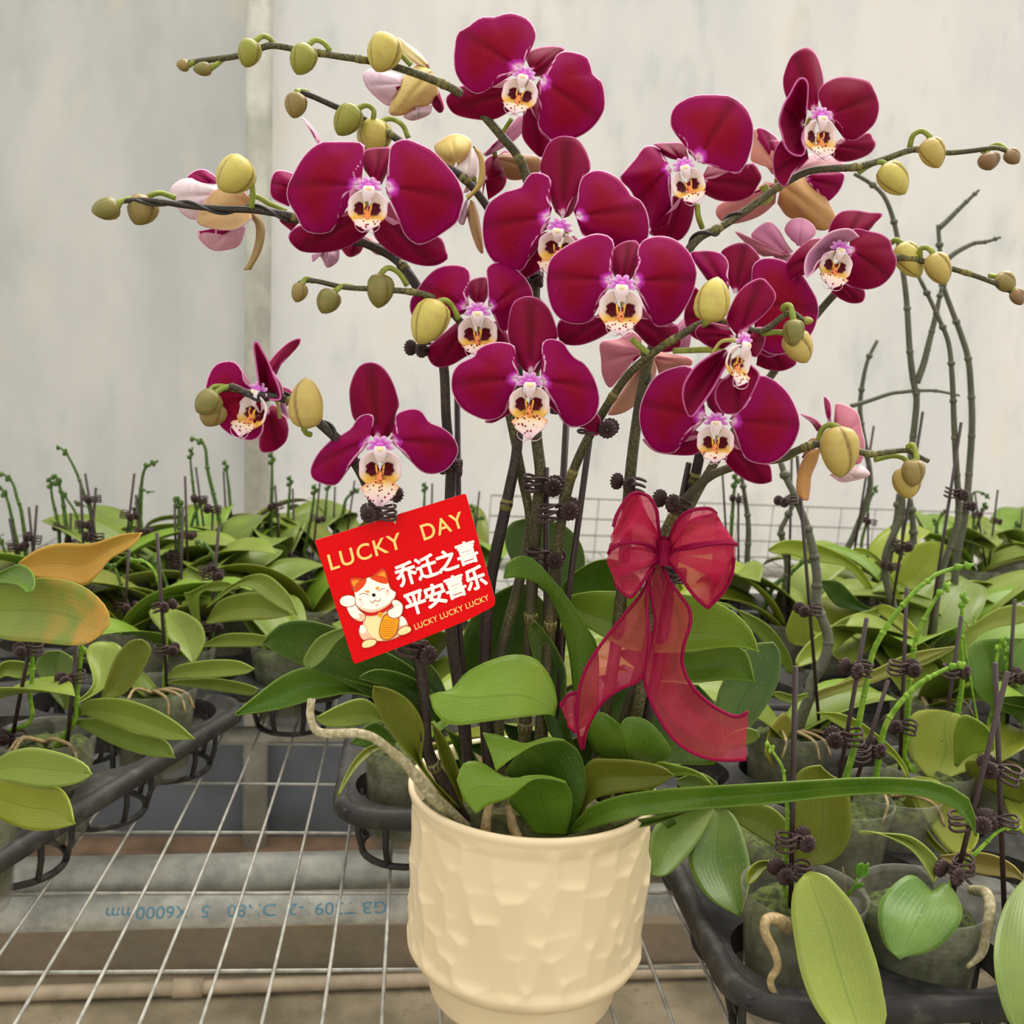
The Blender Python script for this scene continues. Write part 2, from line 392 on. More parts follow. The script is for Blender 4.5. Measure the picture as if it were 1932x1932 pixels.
# bench: mesh, rails, legs
bench = tag(empty('mesh_bench', (0.1, 1.2, FZ)), 'galvanised wire mesh bench carrying the pots and black trays', 'bench')
b = MB(); X0, X1, Y0, Y1 = -1.55, 1.75, .14, 2.08
for i in range(200):
    x = -.0805 + .0362*(i-100)
    if X0 < x < X1: b.tube([(x, Y0, -.0012), (x, Y1, -.0012)], .00135, 6)
for j in range(60):
    y = .633 + .0975*(j-30)
    if Y0 <= y <= Y1: b.tube([(X0, y, -.0039), (X1, y, -.0039)], .00135, 6)
b.build('wire_mesh', M['mesh'], bench, origin=(0, 1.3, -.003))
def rail(v0, v1, z, thick, mat='galv'):
    a = onz(150, v0, z); c = onz(620, v1, z); t = (c-a)/(c[0]-a[0])
    b = MB(); b.tube([a+t*(X0-a[0]), a+t*(X1-a[0])], thick, 24); return b.build('support_rail', M[mat], bench, origin=tuple(a)), a, t
rail(1655, 1644, -.085, .0185); r2, ra, rt = rail(1723, 1712, -.10, .0150); rail(1388, 1384, -.055, .0095)
for x, y in ((-1.45, .3), (1.65, .3), (-1.45, 2.04), (1.65, 2.04)):
    b = MB(); b.tube([(x, y, FZ), (x, y, -.006)], .02, 12); b.build('leg', M['galv'], bench)
b = MB(); b.tube([(X0, .2, -.02), (X1, .2, -.02)], .014, 12); b.build('support_rail', M['galv'], bench)
b = MB(); b.tube([(X0, 2.04, -.02), (X1, 2.04, -.02)], .014, 12); b.build('support_rail', M['galv'], bench)
# pvc pipe on the ground
pa, pb = onz(0, 1876, FZ+.02), onz(700, 1852, FZ+.02); t = (pb-pa)/(pb[0]-pa[0])
b = MB(); b.tube([pa+t*(-2.5-pa[0]), pa+t*(3-pa[0])], .0155, 20); pv = b.build('water_pipe', M['pvc'], origin=tuple(pa))
tag(pv, 'beige plastic water pipe lying on the ground beneath the bench', 'pipe')
q = onz(355, 1864, FZ+.02); b = MB(); b.tube([q-t*.032, q+t*.032], .0205, 20); b.build('coupling', M['pvc'], pv)

# ------------------------------------------------------------------ text
def text_mesh(s, off=0.0, space=1.0):
    cu = bpy.data.curves.new('lettering', 'FONT'); cu.body = s; cu.offset = off; cu.space_character = space; cu.resolution_u = 6
    ob = bpy.data.objects.new('lettering', cu); sc.collection.objects.link(ob)
    dg = bpy.context.evaluated_depsgraph_get(); me = bpy.data.meshes.new_from_object(ob.evaluated_get(dg))
    v = np.array([x.co[:2] for x in me.vertices]); f = [tuple(p.vertices) for p in me.polygons]
    bpy.data.objects.remove(ob); bpy.data.curves.remove(cu); bpy.data.meshes.remove(me)
    return v, f
v, f = text_mesh('GB/T3091-2  DN80   5  X6000mm')
v = (v - v.min(0))/(v.max(0)-v.min(0))
g = []
for a, h in v:                                    # printed upside down round the front of the rail
    s = 1-a; pxl = 210 + s*520; c = onz(pxl, 1719-(pxl-210)*.022, -.10); c = ra + rt*(c[0]-ra[0])
    an = math.radians(46 - 40*h)
    g.append((c[0], c[1]-.0152*math.cos(an), c[2]+.0152*math.sin(an)))
b = MB(); b.add(g, f); b.build('pipe_lettering', M['ink'], r2, smooth=False)

# ------------------------------------------------------------------ trays and nursery pots
def tray(name, label, x0, y0, nx, ny, pitch, rot=0, skip=()):
    """moulded carrying tray: top plate with round holes, a thick scalloped rim and a cage under every hole; x0, y0 its near right or left corner"""
    root = tag(empty(name, (x0, y0, 0)), label, 'tray', 'black plant trays on the bench'); root.rotation_euler = (0, 0, rot)
    b = MB(); H = .056; R = pitch*.435
    for i in range(nx):
        for j in range(ny):
            cx, cy = (i+.5)*pitch, (j+.5)*pitch; th = np.linspace(0, 2*math.pi, 32, endpoint=False)
            sq = pitch/2/np.maximum(abs(np.cos(th)), abs(np.sin(th)))
            for z, flip in ((H, 1), (H-.006, 0)):
                g = np.stack([np.stack([cx+r*np.cos(th), cy+r*np.sin(th), np.full(32, z)], 1) for r in (np.full(32, R), sq)])
                b.grid(g if flip else g[::-1], closed=True)
            g = np.stack([np.stack([cx+R*np.cos(th), cy+R*np.sin(th), np.full(32, z)], 1) for z in (H, H-.02)]); b.grid(g[::-1], closed=True)
    plate = b.build('tray_plate', M['tray'], smooth=False); plate.parent = root
    b = MB(); W, L = nx*pitch, ny*pitch; rr = .03
    path = []
    for (cx, cy, a0) in ((W-rr, rr, -90), (W-rr, L-rr, 0), (rr, L-rr, 90), (rr, rr, 180)):
        for k in range(7):
            a = math.radians(a0+15*k); path.append((cx+(rr+.004)*math.cos(a), cy+(rr+.004)*math.sin(a)))
    p = np.array(path); n = np.roll(p, -1, 0)-np.roll(p, 1, 0); n = np.stack([n[:, 1], -n[:, 0]], 1); n /= np.linalg.norm(n, axis=1, keepdims=True)
    prof = [(-.008, H-.001), (-.001, H+.003), (.004, H+.002), (.006, H-.003), (.006, H-.010), (.002, H-.013), (-.004, H-.010)]
    g = np.stack([np.column_stack([p+n*d, np.full(len(p), z)]) for d, z in prof]); b.grid(g[::-1], closed=True)
    r = b.build('tray_rim', M['tray']); r.parent = root
    b = MB()
    for i in range(nx):
        for j in range(ny):
            if not (i in (0, nx-1) or j in (0, ny-1)): continue
            cx, cy = (i+.5)*pitch, (j+.5)*pitch
            ring = [(cx+R*.86*math.cos(a), cy+R*.86*math.sin(a), .003) for a in np.linspace(0, 2*math.pi, 25)]; b.tube(ring, .0028, 6)
            for k in range(8):
                a = k*math.pi/4+.39
                b.tube([(cx+R*math.cos(a), cy+R*math.sin(a), H-.012), (cx+R*.98*math.cos(a), cy+R*.98*math.sin(a), .02), (cx+R*.86*math.cos(a), cy+R*.86*math.sin(a), .003)], .0026, 6)
    c = b.build('cage', M['tray']); c.parent = root
    return root
RT = -math.atan2(.36, .933)
def loc(x0, y0, rot, a, c): return (x0+a*math.cos(rot)-c*math.sin(rot), y0+a*math.sin(rot)+c*math.cos(rot))
tl = loc(-.302, .605, RT, -.40, 0)
tray('plant_tray', 'black plastic tray at the left, its scalloped edge facing the empty mesh', tl[0], tl[1], 4, 4, .10, RT)
tray('plant_tray', 'black plastic tray in the right foreground, its rounded corner beside the cream pot', .197, .512, 6, 5, .0905)
tray('plant_tray', 'black plastic tray behind the big flowering orchid', -.045, .745, 2, 4, .098)
tray('plant_tray', 'black plastic tray far left behind the gap in the bench', -.66, 1.02, 6, 5, .098)
tray('plant_tray', 'black plastic tray in the second row at the right', .235, 1.00, 7, 5, .098)

def cupmesh():
    b = MB(); b.lathe([(.0005, .006), (.029, .006), (.0305, .010), (.0345, .060), (.0375, .084), (.0385, .089), (.0375, .0895), (.0365, .084), (.0335, .060), (.030, .014), (.0005, .013)], seg=32)
    return b.mesh('nursery_pot', M['cup'])
def mossmesh():
    b = MB()
    def fn(g):
        for i in range(g.shape[0]):
            for j in range(g.shape[1]):
                if g[i, j, 2] > .06: g[i, j, 2] += .006*noise.noise(Vector(g[i, j]*140))
        return g
    b.lathe([(.0003, .016), (.029, .016), (.033, .055), (.0343, .074), (.028, .078), (.018, .080), (.008, .081), (.0003, .081)], seg=28, fn=fn); return b.mesh('moss', M['moss'])
CUP, MOSS = cupmesh(), mossmesh()
def discfn(b, c, s):
    """ridged daisy finger disc of a claw clip, facing -y"""
    th = np.linspace(0, 2*math.pi, 56, endpoint=False); rows = []
    for r, y in ((.02, -.35), (.16, -.42), (.2, -.25), (.55, -.34), (.9, -.28), (1.0, 0), (.9, .18), (.02, .18)):
        k = .12*np.cos(14*th)*(1 if y < 0 and r > .18 else 0)
        R = r*(1+.06*np.cos(14*th)*(r > .8))
        rows.append(np.stack([c[0]+s*R*np.cos(th), c[1]+s*(y-k), c[2]+s*R*np.sin(th)], 1))
    b.grid(np.stack(rows), closed=True)
def clipmesh():
    b = MB(); discfn(b, (-.006, -.0045, 0), .0052); discfn(b, (-.0075, .0045, .001), -.0052)
    for z in (-.0036, 0.0, .0036):
        p = [(.0045+.0058*math.cos(a), -.0005+.0052*math.sin(a), z+.0006*math.sin(2*a)) for a in np.linspace(math.radians(205), math.radians(515), 18)]
        b.tube([(-.006, -.003, z*.7)]+p, .00085, 6)
    for z in (-.002, .002): b.tube([(-.0016+.0022*math.cos(a), .0022*math.sin(a), z+.0006*a/6.3) for a in np.linspace(0, 12, 20)], .0006, 5)
    return b.mesh('clip', M['clip'])
CLIP = clipmesh()
def clip_at(p, scale=1.0, yaw=0.0, roll=0.0, flip=False, name='clip', parent=None):
    o = bpy.data.objects.new(name, CLIP); sc.collection.objects.link(o); o.location = tuple(p)
    o.rotation_euler = (0, roll, yaw); o.scale = (-scale if flip else scale, scale, scale)
    if parent: put(o, parent)
    return o

# ------------------------------------------------------------------ leaves
LEAFC = dict(deep='365613', mid='4b6e18', bright='6c8c26', olive='69701e', pale='83963f', yel='808826', blue='516c38', dark='2b4813', tan='a88938', bg='758632', bg2='647728', dusty='5f7532')
def leaf_sheet(Lp, Mp, Rp, nu=22, nv=11, th=.0009, crease=.45, yellow=0.0):
    n = nu; L, Mm, R = (cr(a, n) for a in (Lp, Mp, Rp)); g = np.zeros((n, nv, 3)); col = np.zeros((n, nv, 4)); col[..., 3] = 1
    for j, c in enumerate(np.linspace(-1, 1, nv)):
        quad = Mm + c*(R-L)/2 + c*c*((L+R)/2-Mm); E = R if c > 0 else L; g[:, j] = crease*(Mm+(E-Mm)*abs(c)) + (1-crease)*quad
        col[:, j, 0] = abs(c); col[:, j, 1] = np.linspace(0, 1, n); col[:, j, 2] = yellow*np.clip((np.linspace(0, 1, n)-.45)*1.9+.35*c*c, 0, 1)
    b = MB(); b.sheet(g, th, 0, 0, col); return b
def leafE(parent, zone, Ls, Rs, D0, D1, col='mid', fold=.012, lift=0.0, mb=.5, yellow=0.0, Dm=None, tilt=0.0):
    """leaf traced by its two edges, each from base to tip; D0, D1 distance of base and tip; fold = midrib farther (+) or nearer (-); tilt = far edge minus near edge"""
    n = 14; L = cr(px(zone, Ls), n); R = cr(px(zone, Rs), n); t = np.linspace(0, 1, n)
    D = D0+(D1-D0)*t if Dm is None else D0*(1-t)**2+2*(2*Dm-.5*D0-.5*D1)*t*(1-t)+D1*t*t
    w = np.sin(np.pi*np.clip(t*.92+.04, 0, 1))
    Mx = L*(1-mb)+R*mb
    A = [P(L[i, 0], L[i, 1], D[i]+tilt*w[i]) for i in range(n)]; Bm = [P(Mx[i, 0], Mx[i, 1], D[i]+fold*w[i]) for i in range(n)]
    C = [P(R[i, 0], R[i, 1], D[i]-tilt*w[i]) for i in range(n)]
    c = lin(LEAFC[col]) if col in LEAFC else lin(col)
    return leaf_sheet(A, Bm, C, yellow=yellow).build('leaf', M['leaf'], parent, color=c, origin=tuple(A[0]))
def leafS(parent, zone, rows, col='mid', crease=.3, yellow=0.0):
    """leaf by cross sections (left, midrib, right) from base to tip: lx ly mx my rx ry D [dl dr]"""
    A, Bm, C = [], [], []
    for r in rows:
        q = px(zone, r[:6]); D = r[6]; dl = r[7] if len(r) > 7 else 0; dr = r[8] if len(r) > 8 else dl
        A.append(P(q[0, 0], q[0, 1], D+dl)); Bm.append(P(q[1, 0], q[1, 1], D)); C.append(P(q[2, 0], q[2, 1], D+dr))
    return leaf_sheet(A, Bm, C, crease=crease, yellow=yellow).build('leaf', M['leaf'], parent, color=lin(LEAFC.get(col, col)), origin=tuple(A[0]))
def leafP(parent, base, az, length, width, rise, droop, col, twist=0.0):
    """a leaf grown from its base: azimuth, length, width, rise and droop angles"""
    n = 9; pts = []; p = np.array(base, float); d = np.array([math.cos(az), math.sin(az), 0]); sd = np.array([-math.sin(az), math.cos(az), 0])
    A, Bm, C = [], [], []
    for i in range(n):
        t = i/(n-1); a = rise-(rise+droop)*t**1.2
        if i: p = p + (length/(n-1))*(d*math.cos(a)+np.array([0, 0, math.sin(a)]))
        up = -d*math.sin(a)+np.array([0, 0, math.cos(a)])
        w_ = width*.5*(.34+.66*math.sin(math.pi*min(1, t*.9+.1))**.8)*(1 if t < .75 else math.sqrt(max(0, 1-((t-.75)/.25)**2)))
        s = sd*math.cos(twist)+up*math.sin(twist); u2 = up*math.cos(twist)-sd*math.sin(twist)
        A.append(p+s*w_+u2*w_*.28); C.append(p-s*w_+u2*w_*.28); Bm.append(p.copy())
    return leaf_sheet(A, Bm, C, 16, 7).build('leaf', M['leaf'], parent, color=lin(LEAFC.get(col, col)), origin=tuple(base))

# ------------------------------------------------------------------ background plants
POTS = []
def free_col(u, D):
    for k in (0, .04, -.04, .08, -.08, .12, -.12, .16, -.16, .2, .24, .28):
        p = col_at(u, D+k, .085)
        if all(math.hypot(p[0]-x, p[1]-y) > .082 for x, y in POTS): return p
    return col_at(u, D, .085)
def bgplant(label, pos, leaves=(), leafs=(), spikes=(), stakes=(), clips=(), grow=3, seed=0, roots=0, az0=None, cols=('bg', 'bg2', 'bright', 'olive'), group=None, size=1.0, moss=True, tall=False):
    rng = random.Random(seed*7+3); x, y = pos; POTS.append((x, y))
    root = tag(empty('young_orchid', (x, y, .004)), label, 'orchid', group)
    D = np.array([x, y, 0]).dot(FWD)
    for nm, me in (('nursery_pot', CUP), ('moss', MOSS)):
        if nm == 'moss' and not moss: continue
        o = bpy.data.objects.new(nm, me); sc.collection.objects.link(o); o.location = (x, y, .004); o.rotation_euler.z = rng.random()*6; put(o, root)
    for l in leaves: leafE(root, **l) if isinstance(l, dict) else leafE(root, *l)
    for l in leafs: leafS(root, *l)
    a = az0 if az0 is not None else rng.random()*6.28
    for k in range(grow):
        az = a + (k % 2)*math.pi + rng.uniform(-.35, .35); L = rng.uniform(.11, .17)*size*(1-.1*(k//2))
        leafP(root, (x+.006*math.cos(az), y+.006*math.sin(az), .079+.008*(k//2)), az, L, L*rng.uniform(.36, .46), rng.uniform(.5, 1.0)+.15*(k//2), rng.uniform(-.1, .6), rng.choice(cols), rng.uniform(-.3, .3))
    for s in spikes:
        zone, st = s[0], s[1]; r = s[2] if len(s) > 2 else 2.4; mat = s[3] if len(s) > 3 else ('stem_young' if D < .95 else 'stem_far'); dD = s[4] if len(s) > 4 else 0
        q = px(zone, st); pts = [P(u, v, D+dD*(1-i/(len(q)-1))) for i, (u, v) in enumerate(q)]
        if .085 < pts[-1][2] < .24: pts.append(np.array([x+.25*(pts[-1][0]-x), y, .078]))
        sc_ = D/FPX*(1.25 if mat == 'stem_grey' else 1.02); R = r*sc_; b = MB(); n = 14+4*len(pts); b.tube(pts, [R*.55, R*.85, R, R*1.15], 8, n=n)
        c = cr(pts, n)
        for k in range(3, n-2, 6 if mat == 'stem_grey' else 7):                      # nodes
            b.ball(c[k], (R*1.15, R*1.15, R*1.0), nu=6, nv=8)
        if mat != 'stem_grey':
            for k in (1, 2, 3): b.ball(c[k]+np.array([(-1)**k*R*1.1, -R*.5, 0]), (R*.9, R*.8, R*1.3), nu=6, nv=8)
        b.build('flower_spike', M[mat], root, origin=tuple(pts[-1]))
    for zone, st in stakes:
        q = px(zone, st); p0, p1 = P(*q[0], D-.004), P(*q[1], D-.004)
        if p1[2] > .07 : p1 = p0+(p1-p0)*((p0[2]-.07)/(p0[2]-p1[2])) if p0[2]-p1[2] > .02 else p1
        b = MB(); b.tube([p0, p1], .0016, 8); b.build('stake', M['stake'], root, origin=tuple(p1))
    for k, c in enumerate(clips):
        u, v = px(c[0], [c[1], c[2]])[0]
        clip_at(P(u, v, D-.008), (c[3] if len(c) > 3 else 1.25)*.6, rng.uniform(-.5, .5), rng.uniform(-.25, .25), rng.random() < .5, parent=root)
    for k in range(roots):
        an = rng.uniform(-2.6, -.4); p = [(x, y, .085), (x+.018*math.cos(an), y+.018*math.sin(an), .094), (x+.033*math.cos(an+.3), y+.033*math.sin(an+.3), .090), (x+.042*math.cos(an+.25), y+.042*math.sin(an+.25), .078)]
        b = MB(); b.tube(p, [.0019, .0015, .0011], 7, n=12); b.build('root', M['root_tan'], root, origin=p[0])
    return root

# ------------------------------------------------------------------ the big flowering orchid
PX, PY = .0813, .6094; PD = np.array([PX, PY, 0]).dot(FWD)
orch = tag(empty('potted_orchid', (PX, PY, .0005)), 'big orchid with crimson flowers and yellow buds in a cream pot', 'orchid')
rng = random.Random(5); SC = []
for row in range(8):
    for k in range(19):
        SC.append(((k+.5*(row % 2)+rng.uniform(-.3, .3))/19*2*math.pi, .024+.0165*row+rng.uniform(-.009, .009), rng.uniform(.8, 1.25), rng.uniform(.8, 1.2)))
def hammered(g):
    nr, ns = g.shape[:2]; rad = np.hypot(g[..., 0], g[..., 1]); th = np.arctan2(g[..., 1], g[..., 0]); z = g[..., 2]; best = np.zeros((nr, ns))
    for a, zc, sw, sd in SC:
        dx = (th-a+math.pi) % (2*math.pi)-math.pi; dx = dx*.077/(.0135*sw); dz = z-zc
        dzn = np.where(dz > 0, dz/.036, dz/.0085)
        best = np.maximum(best, sd*.0030*(1-abs(dx)**2.4-abs(dzn)**2.2))
    body = np.clip((z-.034)/.008, 0, 1)*np.clip((.133-z)/.008, 0, 1)*(rad > .0745)
    f = 1-best*body/rad; g = g.copy(); g[..., 0] *= f; g[..., 1] *= f; return g
prof = [(.002, .0), (.0575, .0), (.0595, .0012), (.0605, .004), (.0612, .0225), (.0618, .0245), (.066, .0255), (.0705, .0275), (.0735, .0305), (.0755, .034)]
prof += [(.0770+.0008*math.sin(math.pi*t), .037+.096*t) for t in np.linspace(0, 1, 90)]
prof += [(.0772, .1345), (.0782, .1365), (.0784, .1385), (.0776, .1402), (.0760, .1405), (.0748, .139), (.0742, .135), (.0738, .12), (.073, .10)]
b = MB(); b.lathe(prof, (PX, PY, .0005), 320, fn=hammered); b.build('pot', M['pot'], orch, origin=(PX, PY, .0005))
def rough(g):
    for i in range(g.shape[0]):
        for j in range(g.shape[1]): g[i, j, 2] += .006*noise.noise(Vector(g[i, j]*90))
    return g
b = MB(); b.lathe([(r, .118+.006*math.cos(r*30)) for r in np.linspace(.0735, .0005, 22)], (PX, PY, .0005), 64, fn=rough); b.build('potting_mix', M['soil'], orch, origin=(PX, PY, .12))

def petal(parent, name, zone, base, outline, D, dz=.004, bow=.004, mats=('petal', 'back'), color='d98fae', crease=.0015, ruf=.0012, th=.0006, seed=0):
    """one petal or sepal: traced outline, fanned from its claw; D distance at the claw, dz at the tip, bow its cup"""
    bs = px(zone, base)[0]; o = px(zone, outline); K, R = 44, 15
    oc = cr(o, K); mid = oc.mean(0)-bs; ma = math.atan2(mid[1], mid[0]); rs = np.r_[.03, np.linspace(.09, 1, R-1)]
    ang = (np.arctan2(oc[:, 1]-bs[1], oc[:, 0]-bs[0])-ma+math.pi) % (2*math.pi)-math.pi
    seg = np.linspace(0, 1, 7)[:-1]; dens = np.vstack([oc[:-1]+(oc[1:]-oc[:-1])*s for s in seg])
    g = np.zeros((R, K, 3)); col = np.zeros((R, K, 4)); col[..., 3] = 1; mm = D/FPX*1000
    rr = np.random.RandomState(seed+int(bs[0])); ph = rr.rand()*6
    for i, r in enumerate(rs):
        p = bs+(oc-bs)*r; e = np.sqrt(((p[:, None]-dens[None])**2).sum(2)).min(1)*mm
        d = D+dz*r**1.4-bow*math.sin(math.pi*min(1, r*1.02))*np.cos(np.clip(ang, -1.5, 1.5))+crease*np.exp(-(ang/.13)**2)*math.sin(math.pi*r)+ruf*r**3*np.sin(np.linspace(0, 11, K)+ph)
        for k in range(K): g[i, k] = P(p[k, 0], p[k, 1], d[k])
        col[i, :, 0] = e/10; col[i, :, 1] = r; col[i, :, 2] = abs(ang)
    # front must face the viewer
    n = np.cross(g[R//2+1, K//2]-g[R//2, K//2], g[R//2, K//2+1]-g[R//2, K//2])
    if n.dot(CAM-g[R//2, K//2]) < 0: g = g[:, ::-1]; col = col[:, ::-1]
    b = MB(); b.sheet(g, th, 0, 1, col)
    return b.build(name, [M[mats[0]], M[mats[1]]], parent, color=lin(color), origin=tuple(g[0, 0]))
W1, YL, ORG, MAR, PKW = lin('f7eae2'), lin('f3c457'), lin('f0965a'), lin('6a0a22'), lin('f2d3e2')
def lerp(a, b, t): return tuple(a[i]*(1-t)+b[i]*t for i in range(4))
def lip_parts(flower, zone, c, D, s=1.0, rot=0.0, yaw=0.0, pitch=0.0, ml=24, wide=1.0, column=True):
    """column and lip in a local frame of about 100 units, turned by yaw, pitch and rot"""
    c = px(zone, c)[0]; s *= 1.1; cy, sy = math.cos(yaw), math.sin(yaw); cp, sp = math.cos(pitch), math.sin(pitch); cr_, sr = math.cos(rot), math.sin(rot)
    def T(x, y, z):
        x, y, z = np.broadcast_arrays(np.asarray(x, float), np.asarray(y, float), np.asarray(z, float))
        x, z = x*cy+z*sy, z*cy-x*sy
        y, z = y*cp-z*sp, z*cp+y*sp
        x, y = x*cr_-y*sr, x*sr+y*cr_
        f = np.stack([x, y, z], -1).reshape(-1, 3)*s
        q = np.array([P(c[0]+a, c[1]+b_, D-.004-z_*D/FPX) for a, b_, z_ in f])
        return q.reshape(x.shape+(3,))
    b = MB()                                                            # column with its cap, and the short stalk behind
    tt = np.linspace(0, 1, 9); y = -3+31*tt; z = 4+14*np.sin(math.pi*(.25+.6*tt)); r = np.interp(tt, [0, .2, .45, 1], [10, 13, 11.5, 5.5])
    th = np.linspace(0, 2*math.pi, 14, endpoint=False)
    g = np.stack([T(r[i]*np.cos(th), y[i]+0*th, z[i]+r[i]*.7*np.sin(th)) for i in range(9)]); b.grid(g[:, ::-1], 0, np.tile(lin('f6e6ea'), (9*14, 1)), closed=True)
    u, v = np.meshgrid(np.linspace(.01, math.pi-.01, 8), th, indexing='ij')
    b.grid(T(7*np.sin(u)*np.cos(v), 3+6*np.cos(u), 22+6*np.sin(u)*np.sin(v)), 0, np.tile(lin('f5e6b4'), (8*14, 1)), closed=True)
    u, v = np.meshgrid(np.linspace(.01, math.pi-.01, 8), th, indexing='ij')
    b.grid(T(9*np.sin(u)*np.cos(v), -3+7*np.cos(u), 7+8*np.sin(u)*np.sin(v)), 0, np.tile(lin('df6fd6'), (8*14, 1)), closed=True)
    b.tube(T([0, 0, 0, 3], [0, 0, 10, 40], [0, -25, -55, -70]), [5*s*D/FPX, 3.5*s*D/FPX], 8, col=lin('b7b060'), n=10)
    fl = bpy.data.objects.new('tmp', None)
    cm = b.build('column', M['lip'], flower)
    # spiky magenta-white claw rim round the column
    b = MB(); a = np.linspace(math.radians(150), math.radians(390), 49)
    ro = 17+10*abs(np.sin(np.linspace(0, 6*math.pi, 49)))**.7
    rings = [T(f*ro*np.cos(a), -1+f*ro*.82*np.sin(a)*.95, 3+4*f) for f in (.25, .6, 1.0)]
    b.sheet(np.stack(rings), .0005, 0, 0, np.stack([np.tile(lin(h), (49, 1)) for h in ('e68fe0', 'dd70d6', 'f0bfec')])); b.build('claw', M['lip'], flower)
    b = MB()
    for sd in (-1, 1):                                                  # two side lobes make an open cup
        nr, na = 18, 30; a = np.radians(np.linspace(14, 172, na)); rr = np.linspace(.06, 1, nr)
        A, Rr = np.meshgrid(a, rr); wob = 1+.03*np.sin(A*7)
        x = sd*(3+36*wide*np.sin(A)**.85*wob)*Rr**.8; yy = 41-33*np.cos(A)*Rr; z = -12+30*Rr**1.6-7*np.exp(-((Rr-1)/.12)**2)*np.sin(A)
        col = np.zeros((nr, na, 4))
        for i in range(nr):
            for k in range(na):
                ad = math.degrees(a[k]); mr = ((ad-104)/70)**2+((rr[i]-.26)/(.37+.03*math.sin(a[k]*11+sd)))**2
                wht = lerp(lerp(W1, lin('f3cfe6'), max(0, (rr[i]-.75))*2.2), YL, min(1, max(0, (ad-98)/35))); t = min(1, max(0, (mr-.92)/.22))
                m_ = lerp(MAR, lin('5c0a22'), 1-rr[i]); col[i, k] = lerp(m_, wht, t); col[i, k, 3] = 1
        g = T(x, yy, z)
        if sd > 0: g, col = g[:, ::-1], col[:, ::-1]
        b.sheet(g, .0006, 0, 0, col)
    for sx_ in (-1, 1):                                                 # horned callus
        b.tube(T([sx_*3, sx_*6, sx_*8], [52, 42, 33], [4, 11, 10]), [4*s*D/FPX, 2.6*s*D/FPX, 1.2*s*D/FPX], 7, col=(*YL[:3], .35), n=8)
        b.tube(T([sx_*2, sx_*4], [50, 38], [8, 12]), [2.6*s*D/FPX, 2.0*s*D/FPX], 7, col=(*lin('8e1018')[:3], 1), n=4)
    b.tube(T([0, 0, 0], [66, 56, 46], [10, 11, 8]), [9*s*D/FPX, 7*s*D/FPX, 4*s*D/FPX], 8, col=(*ORG[:3], 0.0), n=8)
    nt_, nc = 20, 17; t, cc = np.meshgrid(np.linspace(0, 1, nt_), np.linspace(-1, 1, nc), indexing='ij')
    wv = np.interp(t, [0, .12, .3, .5, .8, .93, 1], [9, 22, 32, 26, 11, 6, 2])*(1+.15*(ml > 30))
    g = T(cc*wv, 63+ml*t+3*np.sin(cc*5)*(1-t)*.4-abs(cc)*4*(t < .5), 13+13*np.sin(math.pi*.55*t)+6*cc**2-5*t*t)
    col = np.zeros((nt_, nc, 4))
    for i in range(nt_):
        for k in range(nc):
            tv = i/(nt_-1); cv = abs(-1+2*k/(nc-1)); cl = lerp(lerp(YL, lin('f6e3c8'), min(1, tv*3.2)), PKW, min(1, max(0, tv*1.7-.5))); cl = lerp(cl, ORG, max(0, cv-.7)*2.2*(tv < .45)); col[i, k] = cl; col[i, k, 3] = 0 if tv < .75 else .8
    b.sheet(g[:, ::-1], .0006, 0, 0, col[:, ::-1])
    for sx_ in (-1, 1):
        b.tube(T([sx_*1, sx_*10, sx_*21, sx_*25, sx_*18], [63+ml, 66+ml, 60+ml, 50+ml, 42+ml], [18, 26, 31, 32, 34]), [1.3*s*D/FPX, .55*s*D/FPX, .25*s*D/FPX], 6, col=(*PKW[:3], 1), n=18)
    b.build('lip', M['lip'], flower)
def flower(name_pt, D, petals, zone, lip=None, label=None):
    """a flower: Empty-free part whose own mesh is the short stalk; petals, sepals, column and lip hang on it"""
    c = px(zone, name_pt)[0]; p = P(c[0], c[1], D+.004)
    b = MB(); b.tube([p, P(c[0], c[1]+6, D+.016), P(c[0]+4, c[1]+16, D+.028)], [.0016, .0013, .0015], 8, n=8)
    f = b.build('flower', M['pedicel'], orch, origin=tuple(p))
    if label: f['label'] = label
    for q in petals:
        nm, z, base, out = q[:4]; kw = dict(q[4]) if len(q) > 4 else {}
        sep = nm == 'sepal'; kw.setdefault('dz', .010 if sep else .006); off = kw.pop('off', .0055 if sep else 0.0)
        kw.setdefault('mats', ('sepal', 'back') if sep else ('petal', 'back')); kw.setdefault('bow', .003 if sep else .0045)
        petal(f, nm, z, base, out, D+off, **kw)
    if lip: lip_parts(f, **lip)
    return f
def petalE(parent, name, zone, Ls, Rs, D0, D1, mats, color='d98fae', fold=.003):
    """narrow curved sepal traced by its two edges, base to tip"""
    n = 14; L, R = cr(px(zone, Ls), n), cr(px(zone, Rs), n); D = np.linspace(D0, D1, n)
    A, B_, C = ([P(q[i, 0], q[i, 1], D[i]+f_) for i in range(n)] for q, f_ in ((L, 0), ((L+R)/2, -fold), (R, 0)))
    b = leaf_sheet(A, B_, C, th=.0006, crease=.2); b.c = [((1-c[0])*.5, .3+c[1]*.7, c[0]*.6, 1) for c in b.c]; m_ = [1 if k else 0 for k in b.m]
    nf = (22-1)*(11-1); b.m = [0]*(len(b.f)-nf)+[1]*nf
    g0, g1, g2 = (np.array(b.v[i]) for i in (0, 11, 1))
    if np.cross(g1-g0, g2-g0).dot(CAM-g0) < 0: mats = mats[::-1]
    return b.build(name, [M[mats[0]], M[mats[1]]], parent, color=lin(color), origin=tuple(A[0]))
BK = lambda c, **k: dict(mats=('back', 'petal'), color=c, **k)       # seen from behind
FL = []
